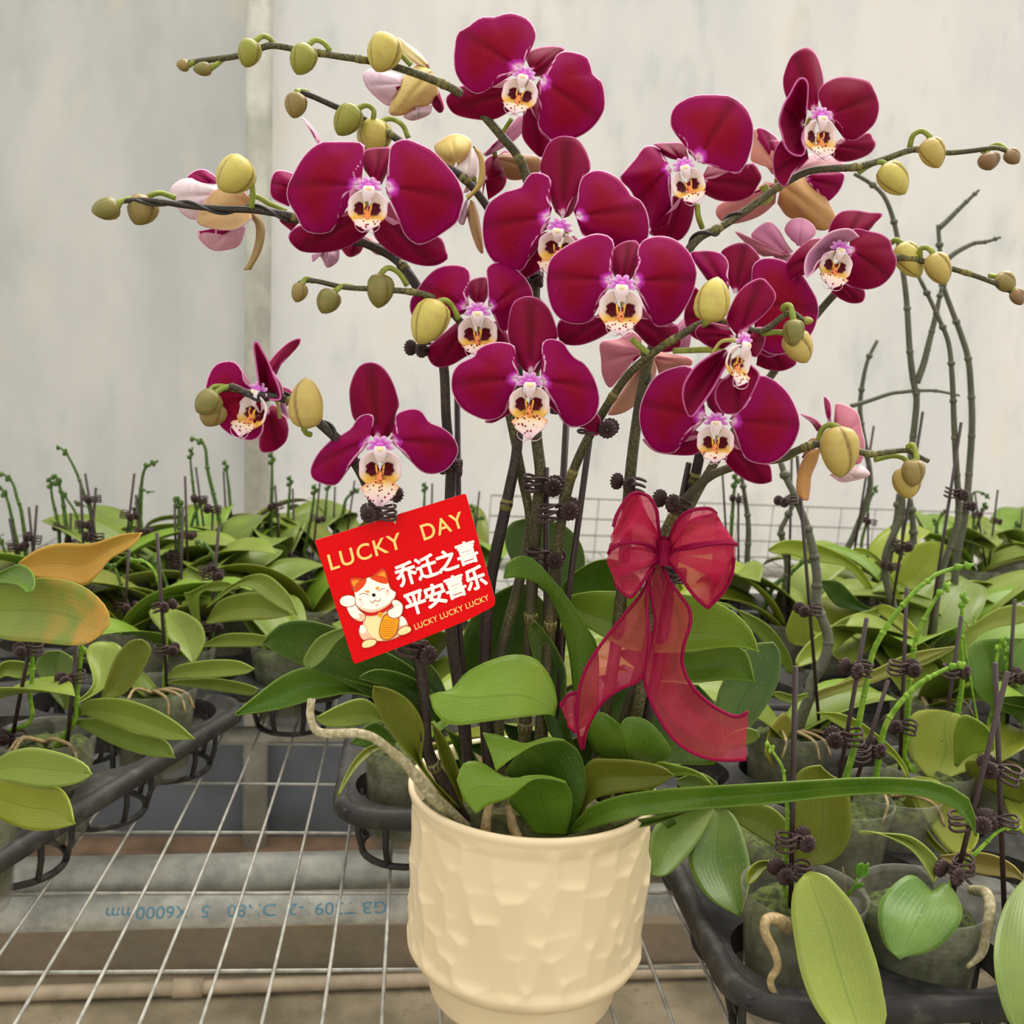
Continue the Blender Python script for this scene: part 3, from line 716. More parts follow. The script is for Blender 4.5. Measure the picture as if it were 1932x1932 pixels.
FL.append(flower('715 430', .600, [
 ('petal', 'B', '695 390', '712 345 722 290 775 225 778 190 760 140 715 95 640 72 590 78 545 95 470 95 395 150 335 190 315 330 330 420 380 490 450 528 520 490 560 430 650 405'),
 ('petal', 'B', '800 440', '835 420 870 360 900 300 960 287 1050 310 1075 340 1100 420 1145 455 1165 560 1150 640 1090 720 1000 775 890 797 820 750 785 700 805 600 780 520 778 475'),
 ('sepal', 'B', '745 395', '722 335 740 290 800 265 870 258 935 270 915 310 870 375 815 425 770 430'),
 ('sepal', 'B', '690 500', '640 440 530 460 440 480 365 478 325 500 272 550 290 610 340 650 450 672 530 672 590 650 680 590'),
 ('sepal', 'B', '730 560', '800 540 808 620 795 720 840 780 862 805 810 882 760 850 710 790 695 740 700 660 710 600')], 'B', dict(zone='B', c='712 425', D=.597, s=.78, rot=.22, yaw=-.15, ml=24)))
FL.append(flower('1620 1060', .560, [
 ('petal', 'A', '1580 1040', '1545 1000 1535 960 1565 930 1590 870 1602 820 1560 795 1420 793 1345 800 1260 870 1195 980 1165 1050 1165 1120 1215 1210 1260 1290 1330 1312 1410 1300 1440 1250 1460 1150 1480 1090 1530 1065'),
 ('petal', 'A', '1718 1045', '1732 990 1735 880 1748 815 1800 783 1850 782 1974 840 2064 930 2119 1000 2156 1100 2139 1180 2114 1250 2034 1310 1964 1355 1894 1372 1824 1320 1790 1230 1745 1130 1722 1085'),
 ('sepal', 'A', '1655 1030', '1595 950 1575 870 1620 835 1680 828 1745 830 1742 900 1730 960 1695 1035'),
 ('sepal', 'A', '1610 1190', '1550 1150 1400 1230 1240 1262 1190 1290 1170 1330 1195 1375 1260 1415 1400 1414 1500 1387 1590 1335 1640 1270', dict(color='c08090')),
 ('sepal', 'A', '1670 1190', '1740 1130 1790 1230 1840 1320 1900 1375 2020 1330 2060 1420 2068 1450 2000 1490 1900 1487 1800 1450 1720 1400 1655 1330 1640 1260')], 'A', dict(zone='A', c='1620 1050', D=.557, s=.86, rot=.05, yaw=.05, ml=24)))
FL.append(flower('920 1270', .570, [
 ('petal', 'B', '855 1215', '868 1165 845 1130 837 1100 862 1035 850 990 800 968 750 970 715 1010 690 1050 600 1075 570 1092 510 1140 485 1200 475 1290 490 1390 540 1470 620 1512 690 1520 730 1470 750 1370 790 1320 840 1285'),
 ('petal', 'B', '1000 1215', '985 1180 1010 1120 1015 1050 1040 990 1100 955 1170 960 1240 1000 1290 1060 1315 1100 1360 1120 1400 1190 1412 1270 1400 1350 1340 1380 1220 1390 1120 1345 1040 1320 1015 1260'),
 ('sepal', 'B', '925 1225', '885 1190 860 1130 845 1060 800 960 805 900 840 810 890 770 950 762 1010 780 1060 850 1085 940 1050 970 1025 1030 1010 1120 990 1180 960 1215'),
 ('sepal', 'B', '850 1300', '820 1300 760 1350 735 1430 690 1520 668 1532 710 1562 770 1535 830 1480 880 1370'),
 ('sepal', 'B', '960 1330', '990 1320 1080 1400 1100 1500 1040 1520 980 1450')], 'B', dict(zone='B', c='912 1275', D=.566, s=.86, rot=.08, yaw=-.2, pitch=-.25, ml=36)))
FL.append(flower('1262 1610', .535, [
 ('petal', 'B', '1205 1575', '1192 1525 1195 1450 1215 1380 1200 1335 1150 1312 1090 1313 1000 1350 920 1395 860 1450 835 1540 840 1640 860 1720 900 1780 960 1812 1040 1817 1090 1790 1110 1720 1150 1640 1195 1605'),
 ('petal', 'B', '1322 1575', '1322 1540 1360 1470 1345 1410 1370 1355 1430 1325 1520 1328 1590 1365 1640 1420 1675 1500 1678 1560 1650 1660 1600 1750 1540 1812 1460 1835 1425 1810 1410 1740 1380 1670 1335 1620'),
 ('sepal', 'B', '1262 1595', '1215 1550 1192 1480 1210 1400 1250 1365 1300 1348 1350 1360 1362 1450 1340 1520 1305 1575'),
 ('sepal', 'E', '1060 480', '985 470 940 515 850 535 770 510 745 560 755 620 780 650 860 660 950 635 1040 585 1085 530'),
 ('sepal', 'E', '1150 480', '1200 400 1250 470 1300 545 1380 550 1420 540 1440 600 1442 660 1400 690 1340 697 1260 660 1200 600 1150 550')], 'B', dict(zone='B', c='1258 1605', D=.532, s=.95, rot=.05, ml=24)))
FL.append(flower('300 470', .568, [
 ('petal', 'E', '245 450', '238 405 222 360 250 310 262 265 240 225 180 207 110 213 50 240 0 290 -30 330 -50 360 -78 410 -77 470 -40 530 60 510 150 505 225 482'),
 ('petal', 'E', '368 450', '360 400 355 300 350 235 380 200 430 192 500 220 560 270 600 330 612 390 580 440 520 490 480 560 440 590 415 540 390 480'),
 ('sepal', 'E', '300 435', '255 390 245 330 270 290 330 275 358 290 358 380 335 425'),
 ('sepal', 'E', '250 540', '190 520 110 590 30 660 15 700 40 760 90 784 160 767 230 725 280 690 270 600'),
 ('sepal', 'E', '360 520', '430 530 470 600 480 690 420 660 370 600')], 'E', dict(zone='E', c='300 475', D=.565, s=.86, ml=24)))
FL.append(flower('590 870', .530, [
 ('petal', 'E', '535 845', '520 795 498 750 515 690 500 655 440 640 370 645 300 680 280 720 220 745 170 790 152 860 160 930 200 1000 260 1045 340 1077 400 1074 450 1040 470 980 500 920 530 880'),
 ('petal', 'E', '655 855', '672 810 680 750 660 680 670 635 720 622 780 640 812 690 850 730 900 760 950 830 975 900 985 970 965 1050 910 1102 830 1120 770 1080 755 1020 720 960 675 895'),
 ('sepal', 'E', '600 830', '560 800 520 760 490 680 470 600 475 500 500 420 550 388 600 383 650 400 700 450 735 530 752 610 700 640 672 680 670 760 645 810'),
 ('sepal', 'E', '550 930', '490 970 440 1045 340 1085 385 1094 450 1062 540 1010'),
 ('sepal', 'E', '650 900', '690 880 800 950 975 1045 988 1110 980 1160 945 1162 890 1120 760 1050 650 950')], 'E', dict(zone='E', c='590 865', D=.526, s=.88, rot=.02, yaw=.1, pitch=-.15, ml=46)))
FL.append(flower('1600 930', .590, [
 ('petal', 'B', '1680 905', '1630 855 1622 790 1590 760 1540 730 1530 660 1560 590 1640 543 1720 530 1840 532 1890 550 1950 600 1990 680 1996 760 1982 840 1950 930 1900 975 1830 950 1760 925 1715 920'),
 ('petal', 'B', '1530 940', '1505 905 1480 870 1475 835 1430 815 1380 825 1340 880 1290 940 1245 1000 1300 1060 1330 1110 1380 1150 1410 1250 1415 1292 1480 1272 1530 1230 1537 1150 1522 1060 1522 985', dict(dz=.014, off=.002)),
 ('sepal', 'B', '1600 905', '1530 890 1490 870 1470 835 1435 808 1500 800 1600 803 1625 850 1635 895'),
 ('sepal', 'B', '1700 1010', '1740 930 1830 935 1900 975 1960 940 1990 910 2030 960 2042 1000 2010 1060 1980 1100 1900 1130 1800 1125 1720 1090'),
 ('sepal', 'B', '1600 1090', '1540 1100 1535 1200 1500 1270 1415 1295 1430 1322 1560 1352 1620 1312 1655 1230 1670 1140')], 'B', dict(zone='B', c='1600 935', D=.587, s=.76, rot=-.25, yaw=.25, ml=24)))
FL.append(flower('780 650', .600, [
 ('sepal', 'C', '760 630', '720 605 650 590 600 550 580 470 590 400 630 310 690 270 730 268 770 310 800 400 810 480 785 520 778 605', dict(off=.008)),
 ('petal', 'C', '695 700', '708 640 718 520 715 460 690 437 660 455 620 530 585 590 560 680 575 750 600 830 640 867 690 872 702 840 682 790 688 740', dict(dz=-.022, mats=('sepal', 'back'), bow=-.004)),
 ('petal', 'C', '830 650', '800 605 775 530 800 480 860 440 930 428 1050 450 1090 500 1120 590 1102 680 1050 740 980 787 920 780 915 715 870 670', dict(mats=('sepal', 'back'))),
 ('sepal', 'C', '855 815', '910 775 985 785 1060 742 1085 775 1102 810 1070 860 990 897 900 907 845 870'),
 ('sepal', 'C', '715 830', '705 860 640 868 590 830 570 790 530 850 523 920 540 1000 590 1047 620 990 680 940 725 890', dict(dz=-.006, off=.001))], 'C', dict(zone='C', c='785 655', D=.595, s=.80, rot=.05, yaw=.45, ml=26)))
FL.append(flower('900 1390', .570, [
 ('sepal', 'C', '930 1350', '830 1312 850 1250 900 1190 980 1177 1060 1190 1140 1200 1100 1250 1055 1300 990 1320'),
 ('petal', 'C', '955 1395', '955 1290 1000 1280 1060 1295 1130 1310 1180 1345 1190 1370 1195 1400 1218 1450 1210 1510 1170 1570 1110 1612 1030 1624 950 1602 890 1562 955 1510 965 1450', dict(mats=('sepal', 'back'))),
 ('petal', 'C', '880 1390', '1005 1330 960 1290 900 1289 840 1310 780 1360 720 1430 703 1500 714 1552 745 1520 770 1470 825 1432', dict(mats=('back', 'sepal'), color='e0a8cc', dz=-.018, bow=-.004)),
 ('sepal', 'C', '790 1420', '800 1332 720 1350 640 1420 590 1490 568 1560 588 1612 650 1562 720 1532 740 1490'),
 ('sepal', 'C', '890 1570', '920 1580 960 1605 1037 1627 1030 1690 970 1702 910 1682 850 1640')], 'C', dict(zone='C', c='900 1395', D=.566, s=.72, rot=.28, yaw=.2, ml=34)))
FL.append(flower('1640 1090', .535, [
 ('petal', 'E', '1580 1065', '1572 990 1560 900 1500 780 1400 783 1300 830 1240 920 1210 1010 1208 1090 1230 1170 1280 1240 1350 1267 1420 1252 1440 1190 1490 1130 1555 1085'),
 ('petal', 'E', '1715 1080', '1735 1030 1790 1010 1840 930 1873 830 1950 845 2030 910 2080 990 2105 1060 2108 1120 2080 1200 2030 1270 1960 1317 1880 1324 1800 1292 1780 1240 1760 1190 1735 1120'),
 ('sepal', 'E', '1645 1060', '1590 1000 1575 920 1600 860 1650 830 1705 900 1700 1000 1680 1055'),
 ('sepal', 'E', '1570 1160', '1500 1120 1440 1190 1420 1240 1300 1220 1228 1180 1240 1210 1300 1257 1400 1274 1520 1272 1590 1220'),
 ('sepal', 'E', '1700 1190', '1750 1140 1780 1240 1810 1295 1900 1322 1940 1330 1952 1400 1945 1425 1880 1437 1800 1412 1720 1352 1670 1280')], 'E', dict(zone='E', c='1638 1090', D=.531, s=.80, rot=.03, ml=24)))
# nodding flower in front of the spray at the right, seen from the side
f11 = flower('330 610', .512, [
 ('petal', 'F', '335 610', '345 575 440 520 510 450 542 380 500 310 460 281 390 305 330 360 290 430 262 520 300 580', dict(mats=('sepal', 'back'), dz=.002)),
 ('petal', 'F', '310 610', '270 545 150 530 90 570 100 620 160 665 230 687 290 650', dict(mats=('sepal', 'back'), dz=.008)),
 ('sepal', 'F', '270 690', '235 690 170 720 90 780 30 870 18 950 38 1030 65 1062 110 1010 180 910 240 805 285 730', dict(dz=-.012, off=0)),
 ('sepal', 'F', '320 800', '270 840 230 860 203 910 203 970 240 1032 290 1047 340 1032 390 960 430 880 447 820 400 770', dict(dz=-.006, off=0)),
 ('sepal', 'F', '350 640', '400 560 470 560 480 640 440 720 400 720', dict(dz=.01))], 'F')
lip_parts(f11, 'F', '345 640', .500, s=.82, rot=.30, yaw=.85, pitch=.1, ml=30)
FL.append(f11)
FL.append(flower('330 420', .580, [
 ('petal', 'F', '270 350', '150 290 60 150 110 128 200 130 255 160 277 210 265 265 290 300'),
 ('sepal', 'F', '310 370', '260 280 230 150 270 105 340 82 400 100 452 170 440 250 380 330'),
 ('petal', 'F', '420 420', '405 300 403 260 412 210 450 175 520 167 600 190 680 250 740 340 772 400 780 480 750 580 690 660 640 700 590 705 520 712 450 670 420 600'),
 ('sepal', 'F', '450 640', '420 690 500 720 620 700 652 740 650 770 580 802 500 797 430 770'),
 ('sepal', 'F', '230 500', '150 420 90 330 50 400 25 500 60 600 150 640 220 600')], 'F'))
FL.append(flower('1150 1170', .545, [
 ('sepal', 'D', '1140 1140', '1080 1080 1030 1040 1000 1010 985 950 978 850 1000 770 1040 710 1100 693 1160 715 1210 780 1245 870 1258 940 1240 980 1240 1050 1200 1110'),
 ('petal', 'D', '1090 1130', '1108 1060 1117 1000 1085 983 1030 1000 990 1060 940 1095 860 1140 790 1220 758 1300 775 1350 830 1377 900 1384 950 1330 980 1260 1040 1190 1075 1155'),
 ('petal', 'D', '1210 1130', '1248 1090 1236 1000 1270 968 1340 953 1390 975 1430 1030 1500 1060 1560 1110 1590 1180 1572 1240 1520 1300 1450 1322 1390 1312 1340 1270 1290 1200 1240 1160')], 'D', dict(zone='D', c='1150 1165', D=.541, s=.92, ml=50, pitch=-.15)))
f13 = flower('470 870', .562, [
 ('petal', 'D', '450 870', '440 840 385 800 375 740 340 695 280 687 220 715 180 790 173 870 200 930 240 1030 280 1080 350 1120 440 1132 490 1080 490 950', dict(dz=-.004)),
 ('sepal', 'D', '510 800', '520 700 580 630 640 580 703 558 695 600 640 662 600 702 560 790'),
 ('petal', 'D', '500 850', '472 810 455 690 443 600 458 578 500 650 530 710 550 760 580 830 590 900 530 900', dict(mats=('sepal', 'back'), dz=-.02)),
 ('petal', 'D', '590 920', '530 720 555 760 595 820 612 920 640 1005 600 985', dict(mats=('back', 'sepal'), color='dcaed2', dz=-.012, off=-.004)),
 ('sepal', 'D', '520 960', '545 930 600 960 637 1050 627 1130 580 1180 530 1200 480 1192 470 1120 495 1010'),
 ('sepal', 'D', '570 900', '590 825 650 850 662 900 620 950')], 'D')
lip_parts(f13, 'D', '480 865', .556, s=.86, rot=.25, yaw=-.75, ml=32); FL.append(f13)
# flowers seen from behind, and half-open ones
CREAM, PINK, TAN, PALE = 'ecd88a', 'd887a4', 'cf9c72', 'f0dfe4'
FL.append(flower('950 1160', .600, [
 ('petal', 'A', '760 1040', '680 1040 600 1005 640 960 700 949 760 985 790 1030', dict(off=.006)),
 ('petal', 'A', '780 1090', '745 1150 650 1232 560 1182 508 1072 560 1010 640 998 755 1018 790 1050', BK(PALE, off=.002)),
 ('sepal', 'A', '960 1150', '965 1220 880 1282 760 1287 655 1240 720 1100 790 1055 900 1060 950 1110', BK('e2c088', dz=-.008, bow=.006, off=0)),
 ('lip', 'A', '870 1260', '935 1275 900 1372 830 1402 740 1402 670 1340 660 1292 700 1330 760 1350 770 1280', BK('d9a6b4', off=.004))], 'A'))
FL.append(flower('165 380', .635, [
 ('petal', 'B', '175 380', '170 355 130 300 60 248 0 208 -5 260 30 310 110 362', BK('f2e3a8', off=.004)),
 ('sepal', 'B', '195 400', '225 470 228 530 160 602 60 642 -40 645 -42 580 0 480 60 400 110 362 160 375', BK(CREAM, bow=.008, off=-.002)),
 ('petal', 'A', '1800 470', '1760 500 1740 592 1680 562 1610 490 1588 420 1640 383 1740 400 1810 420', BK('ead2e4', off=.003)),
 ('sepal', 'B', '200 510', '228 490 262 600 235 634 193 590 190 540', dict(off=.006)),
 ('lip', 'B', '120 600', '195 590 180 642 90 677 30 655 60 640', BK('e6cfd8', off=.003))], 'B'))
FL.append(flower('430 1000', .615, [
 ('sepal', 'B', '330 900', '300 960 205 835 260 772 330 748 400 773 418 820 390 890 350 950', BK('e8d27e', bow=.008)),
 ('petal', 'B', '400 1000', '330 1000 312 950 380 890 422 823 447 900 442 990 402 1072 370 1082', BK('f0e4e0', off=.002)),
 ('sepal', 'B', '410 1120', '432 1130 462 1230 483 1410 450 1402 410 1300 385 1190', BK('c9a878', off=.004)),
 ('lip', 'B', '390 1120', '392 1210 370 1262 338 1240 350 1180', BK('dcc0d4', off=.006))], 'B'))
FL.append(flower('545 860', .640, [
 ('sepal', 'B', '490 1000', '475 1090 485 920 540 868 590 910 614 990 592 1060 510 1122', dict(off=.004)),
 ('petal', 'B', '490 875', '478 862 540 800 600 740 680 648 727 660 702 740 640 802 560 847', BK('c98aa8', off=-.002)),
 ('sepal', 'B', '570 890', '545 868 600 858 700 863 800 883 800 960 700 1007 615 1002 585 930', BK('a88458', off=0)),
 ('sepal', 'B', '560 880', '590 850 610 845 660 870', dict(off=.006))], 'B'))
FL.append(flower('545 1010', .640, [
 ('sepal', 'C', '550 960', '520 980 470 920 400 900 413 790 420 720 480 738 558 783 590 860', BK('d99a84', off=.002)),
 ('petal', 'C', '540 920', '425 760 440 715 500 735 558 783 500 790', dict(off=.005)),
 ('sepal', 'C', '570 1030', '620 1010 710 985 780 1060 842 1140 878 1220 842 1282 780 1292 690 1252 600 1212 548 1140', BK('cfa468', off=-.004, bow=.006)),
 ('petal', 'C', '550 1030', '538 1140 470 1200 380 1240 270 1257 213 1220 203 1180 230 1135 320 1120 480 1020', BK('d9958f', off=0)),
 ('petal', 'C', '700 1000', '780 955 917 968 917 1030 882 1090 820 1132 770 1060', dict(off=.004)),
 ('sepal', 'C', '640 960', '680 890 760 858 910 898 912 960 760 975', BK('e0b0b8', off=.006))], 'C'))
FL.append(flower('1225 690', .606, [
 ('petal', 'E', '1215 700', '1215 720 1130 790 1048 897 1000 830 992 740 990 640 1090 618 1160 578 1222 620', BK('cf8490', off=.002)),
 ('sepal', 'E', '1250 720', '1295 710 1302 820 1232 950 1130 1032 1038 1052 1040 1020 1100 930 1150 850 1205 740', BK('dcb090', off=-.002)),
 ('petal', 'E', '1290 730', '1330 690 1400 708 1490 728 1500 770 1400 792 1320 830', BK('d8938c', off=.002)),
 ('sepal', 'E', '1390 640', '1400 560 1470 500 1500 590 1480 690 1420 700', BK('c07a9c', off=.008))], 'E'))
FL.append(flower('790 1210', .560, [
 ('petal', 'F', '900 1180', '862 1110 868 1040 880 983 950 998 1002 1040 1022 1120 1042 1220 1022 1312 980 1330', BK('d68496', off=.004)),
 ('petal', 'F', '845 1110', '838 1097 818 1040 810 942 852 990 850 1095', dict(off=.006)),
 ('sepal', 'F', '800 1130', '770 1142 735 1090 678 1043 760 1070 805 1115', dict(off=.006)),
 ('lip', 'F', '920 1360', '840 1385 900 1424 960 1422 1062 1392 1057 1358 1020 1330', BK('efd8dc', off=.004))], 'F'))
FL.append(flower('1230 1060', .618, [
 ('petal', 'A', '1210 1060', '1172 1160 1080 1110 1068 1030 1103 957 1192 968 1240 1010', dict(off=.002)),
 ('sepal', 'A', '1350 820', '1338 815 1308 732 1248 663 1270 670 1330 740 1360 800', BK('d9a0bc', off=.002)),
 ('sepal', 'A', '1230 1250', '1185 1295 1120 1235 1180 1215', dict(off=.004)),
 ('lip', 'A', '1390 1400', '1300 1430 1310 1470 1350 1440 1388 1502 1450 1465 1458 1400', BK('cfa0bc', off=.002)),
 ('sepal', 'A', '1540 1370', '1590 1360 1592 1385 1570 1422 1510 1442 1460 1390', dict(off=.003)),
 ('petal', 'A', '1590 1330', '1640 1330 1712 1390 1717 1427 1660 1427 1610 1380', BK('d8a4a4', off=.004))], 'A'))
FL.append(flower('600 1400', .620, [
 ('petal', 'C', '610 1430', '540 1450 410 1340 420 1290 500 1242 560 1290 600 1360 640 1410', BK('cf84a8', off=.004)),
 ('sepal', 'C', '600 1430', '470 1440 410 1402 308 1296 400 1330 520 1380 625 1420', BK('cb7f92', off=0)),
 ('petal', 'C', '670 1380', '625 1345 588 1290 620 1234 690 1223 750 1260 764 1312 700 1370', BK('d68cb0', off=.004)),
 ('sepal', 'C', '560 1450', '480 1450 620 1425 690 1440 640 1520', BK('c98a98', off=.006))], 'C'))

FQ = {}
for f_ in FL:
    FQ[f_.name] = f_
def near(u, v):
    return min(FL, key=lambda f_: (np.array(f_.location)-P(u, v, .6)).dot(np.array(f_.location)-P(u, v, .6)))
petalE(near(470, 390), 'sepal', 'A', '955 1215 985 1260 985 1350 955 1450 918 1512', '985 1190 1030 1240 1042 1310 1020 1410 962 1514', .602, .598, ('back', 'sepal'), 'a8935f')
petalE(near(895, 336), 'sepal', 'B', '420 822 452 890 456 980 430 1055 384 1095', '430 820 474 860 492 945 480 1035 395 1127', .614, .612, ('back', 'sepal'), 'd0b468')
petalE(near(1548, 837), 'sepal', 'F', '785 1235 720 1260 672 1340 655 1430 660 1490 690 1526', '790 1240 775 1310 742 1390 735 1470 722 1530 700 1528', .56, .552, ('back', 'sepal'), 'cf9d5c')
petalE(near(1548, 837), 'sepal', 'F', '800 1190 740 1180 700 1230 690 1290', '800 1215 770 1230 740 1260 690 1290', .565, .562, ('back', 'sepal'), 'b88a50')
# ------------------------------------------------------------------ flower stems, wires, stakes
def path3(s):
    """points u v D ... with the distance read per point"""
    a = np.array([float(t) for t in s.split()]).reshape(-1, 3); return np.array([P(u, v, D) for u, v, D in a])
def stem(s, r, mat='stem', wire=None, nodes=()):
    p = path3(s); n = 10*len(p); b = MB(); R = np.array(r)*.00031; b.tube(p, R, 12, n=n)
    c = cr(p, n); k = np.interp(np.linspace(0, 1, n), np.linspace(0, 1, len(R)), R)
    for f in nodes:
        i = int(f*(n-1)); b.ball(c[i], (k[i]*1.18, k[i]*1.18, k[i]*1.2), nu=8, nv=10)
    o = b.build('flower_stem', M[mat], orch, origin=tuple(p[-1]))
    for f in nodes:
        i = int(f*(n-1)); t = c[min(i+3, n-1)]-c[max(i-3, 0)]; t = t/np.linalg.norm(t); sh = MB()
        sh.tube([c[i]-t*.003, c[i]+t*.0003, c[i]+t*.0035], [k[i]*1.06, k[i]*1.16, k[i]*1.04], 10); sh.build('node_sheath', M['sheath'], o, origin=tuple(c[i]))
    if wire:
        i0, i1, turns = int(wire[0]*(n-1)), int(wire[1]*(n-1)), wire[2]; m = 90; q = []
        cc = cr(c[i0:i1], m); kk = np.interp(np.linspace(0, 1, m), np.linspace(0, 1, i1-i0), k[i0:i1]); t = np.gradient(cc, axis=0)
        for j in range(m):
            tj = t[j]/np.linalg.norm(t[j]); a = np.array([0, -1., 0]); a -= a.dot(tj)*tj; a /= np.linalg.norm(a); bb = np.cross(tj, a)
            an = turns*2*math.pi*j/m; q.append(cc[j]+(kk[j]+.0007)*(math.cos(an)*a+math.sin(an)*bb))
        w_ = MB(); w_.tube(q, .00085, 7); w_.build('support_wire', M['wire'], o)
    return o
stem('343 122 .6 385 114 .6 440 107 .6 475 98 .6 512 86 .6 570 95 .6 640 106 .603 700 115 .605 760 130 .61 850 165 .612 900 205 .615 945 255 .617 985 310 .62 1005 400 .62 1010 520 .615 1008 600 .61 1008 700 .605 1012 820 .60 1020 900 .595 1012 975 .595 1004 1100 .597 998 1250 .60 990 1380 .603 985 1510 .607', [5, 6, 8, 9, 10, 11, 12, 13, 14], nodes=(.13, .17, .25, .35, .80, .92), wire=(.42, .5, 2))
stem('556 174 .605 580 178 .605 620 195 .605 700 232 .61 755 266 .61 800 300 .61 860 325 .615 905 370 .618 940 430 .62 965 520 .62 975 640 .61 978 760 .60 975 850 .592 962 920 .59 945 1000 .59 932 1060 .592 922 1120 .595 915 1250 .60 918 1390 .603 930 1500 .607', [5, 7, 8, 9, 10, 12, 12, 13], 'stem_dark', nodes=(.12, .22, .3, .62))
stem('225 381 .575 260 377 .575 300 380 .575 350 388 .575 420 394 .575 475 396 .578 520 402 .58 556 410 .58 640 440 .59 710 468 .595 750 492 .595 780 530 .59 808 580 .59 828 640 .588 838 700 .587 842 790 .585 850 870 .585 849 930 .588 846 1040 .59 850 1180 .595 870 1330 .60 890 1500 .607', [4, 6, 8, 9, 9, 10, 12, 12, 12], 'stem_dark', nodes=(.2, .33, .55, .7), wire=(.02, .36, 4.5))
stem('556 541 .565 575 530 .565 600 531 .565 650 542 .565 720 546 .565 790 553 .567 830 570 .57 865 603 .575 905 650 .58 945 720 .588 965 800 .592 985 900 .598 1000 980 .60 990 1050 .60 976 1112 .60 958 1180 .60 944 1250 .602 940 1380 .605 945 1500 .608', [4, 5, 7, 8, 9, 10, 11, 12, 13], nodes=(.16, .25, .36, .82))
stem('420 735 .548 440 730 .548 470 743 .548 520 749 .548 560 762 .548 605 800 .55 645 838 .552 680 890 .555 704 945 .558 718 985 .56 735 1060 .563 760 1150 .565 786 1230 .567 800 1310 .57 803 1390 .575 812 1430 .58 845 1490 .588 875 1545 .60', [6, 8, 9, 9, 10, 11, 12, 12, 13], 'stem_dark', wire=(.05, .30, 3), nodes=(.12, .5, .85))
stem('1908 289 .60 1880 279 .60 1835 284 .60 1790 288 .60 1755 284 .60 1718 283 .60 1660 303 .60 1610 316 .60 1530 322 .602 1470 352 .605 1415 392 .605 1360 428 .603 1320 448 .60 1292 485 .60 1262 560 .60 1232 650 .60 1212 730 .60 1198 820 .598 1188 910 .598 1182 1000 .60 1170 1150 .603 1150 1300 .605 1115 1500 .608', [4, 6, 7, 8, 9, 11, 12, 12, 12], nodes=(.1, .17, .25, .33, .4), wire=(.3, .52, 5))
stem('1925 562 .585 1890 540 .585 1840 520 .585 1790 505 .585 1740 492 .585 1690 486 .587 1640 500 .59 1570 560 .60 1490 660 .605 1420 760 .60 1350 870 .598 1300 960 .598 1262 1060 .60 1225 1200 .603 1180 1350 .606 1140 1510 .608', [4, 6, 7, 8, 9, 10, 11, 11], nodes=(.08, .15, .22))
stem('1530 606 .52 1515 603 .52 1495 590 .52 1478 596 .52 1450 618 .521 1425 624 .522 1360 606 .523 1320 612 .525 1285 632 .528 1240 660 .535 1190 702 .545 1155 750 .555 1125 800 .56 1098 850 .565 1075 910 .572 1058 990 .58 1047 1080 .588 1036 1200 .594 1020 1380 .60 1010 1510 .606', [4, 6, 7, 8, 9, 11, 12, 12, 12], nodes=(.12, .2, .32, .45, .7))
stem('1752 870 .548 1735 862 .548 1712 850 .548 1680 852 .548 1640 856 .548 1590 842 .548 1540 838 .55 1500 852 .553 1470 866 .556 1420 872 .56 1370 885 .562 1335 902 .563 1300 935 .565 1270 975 .568 1250 1015 .57 1243 1070 .575 1230 1180 .585 1205 1330 .595 1170 1500 .606', [4, 6, 7, 8, 9, 11, 12, 12, 12], nodes=(.1, .2, .28, .45))
stem('1325 835 .568 1318 870 .57 1306 920 .575 1290 965 .58 1272 1040 .585 1250 1200 .595 1215 1380 .60 1185 1505 .606', [9, 11, 12, 12], 'stem_dark', nodes=(.1,))
stem('1270 662 .535 1300 661 .532 1340 660 .522 1365 664 .512', [5, 5, 5], 'pedicel')
stem('1315 385 .60 1318 410 .60 1325 430 .604', [5, 5], 'pedicel'); stem('965 225 .61 955 240 .615 945 255 .617', [4, 4], 'pedicel')
stem('1192 640 .54 1215 660 .538 1228 668 .537', [5, 5], 'pedicel'); 
stem('1440 350 .61 1450 375 .61 1415 388 .608', [8, 7, 5], 'pedicel'); stem('1465 870 .556 1490 862 .556 1520 840 .558', [4, 5, 4], 'pedicel')

stem('540 398 .6 510 385 .6 475 370 .6 440 400 .6', [4, 5, 5], 'pedicel')
def stake(s, r=1.7):
    p = path3(s); b = MB(); b.tube(p, .001*r, 8); b.build('support_stake', M['stake'], orch, origin=tuple(p[-1]))
stake('1031 882 .594 1030 1200 .598 1028 1515 .607'); stake('1112 830 .58 1062 1200 .592 1042 1515 .607', 1.9); stake('1070 770 .61 1052 1100 .606 1048 1510 .610', 2.2)
stake('1300 873 .573 1232 1200 .59 1165 1510 .606'); stake('1202 760 .605 1172 1100 .608 1130 1510 .610', 1.9); stake('862 700 .592 868 1200 .60 895 1510 .608', 1.8)

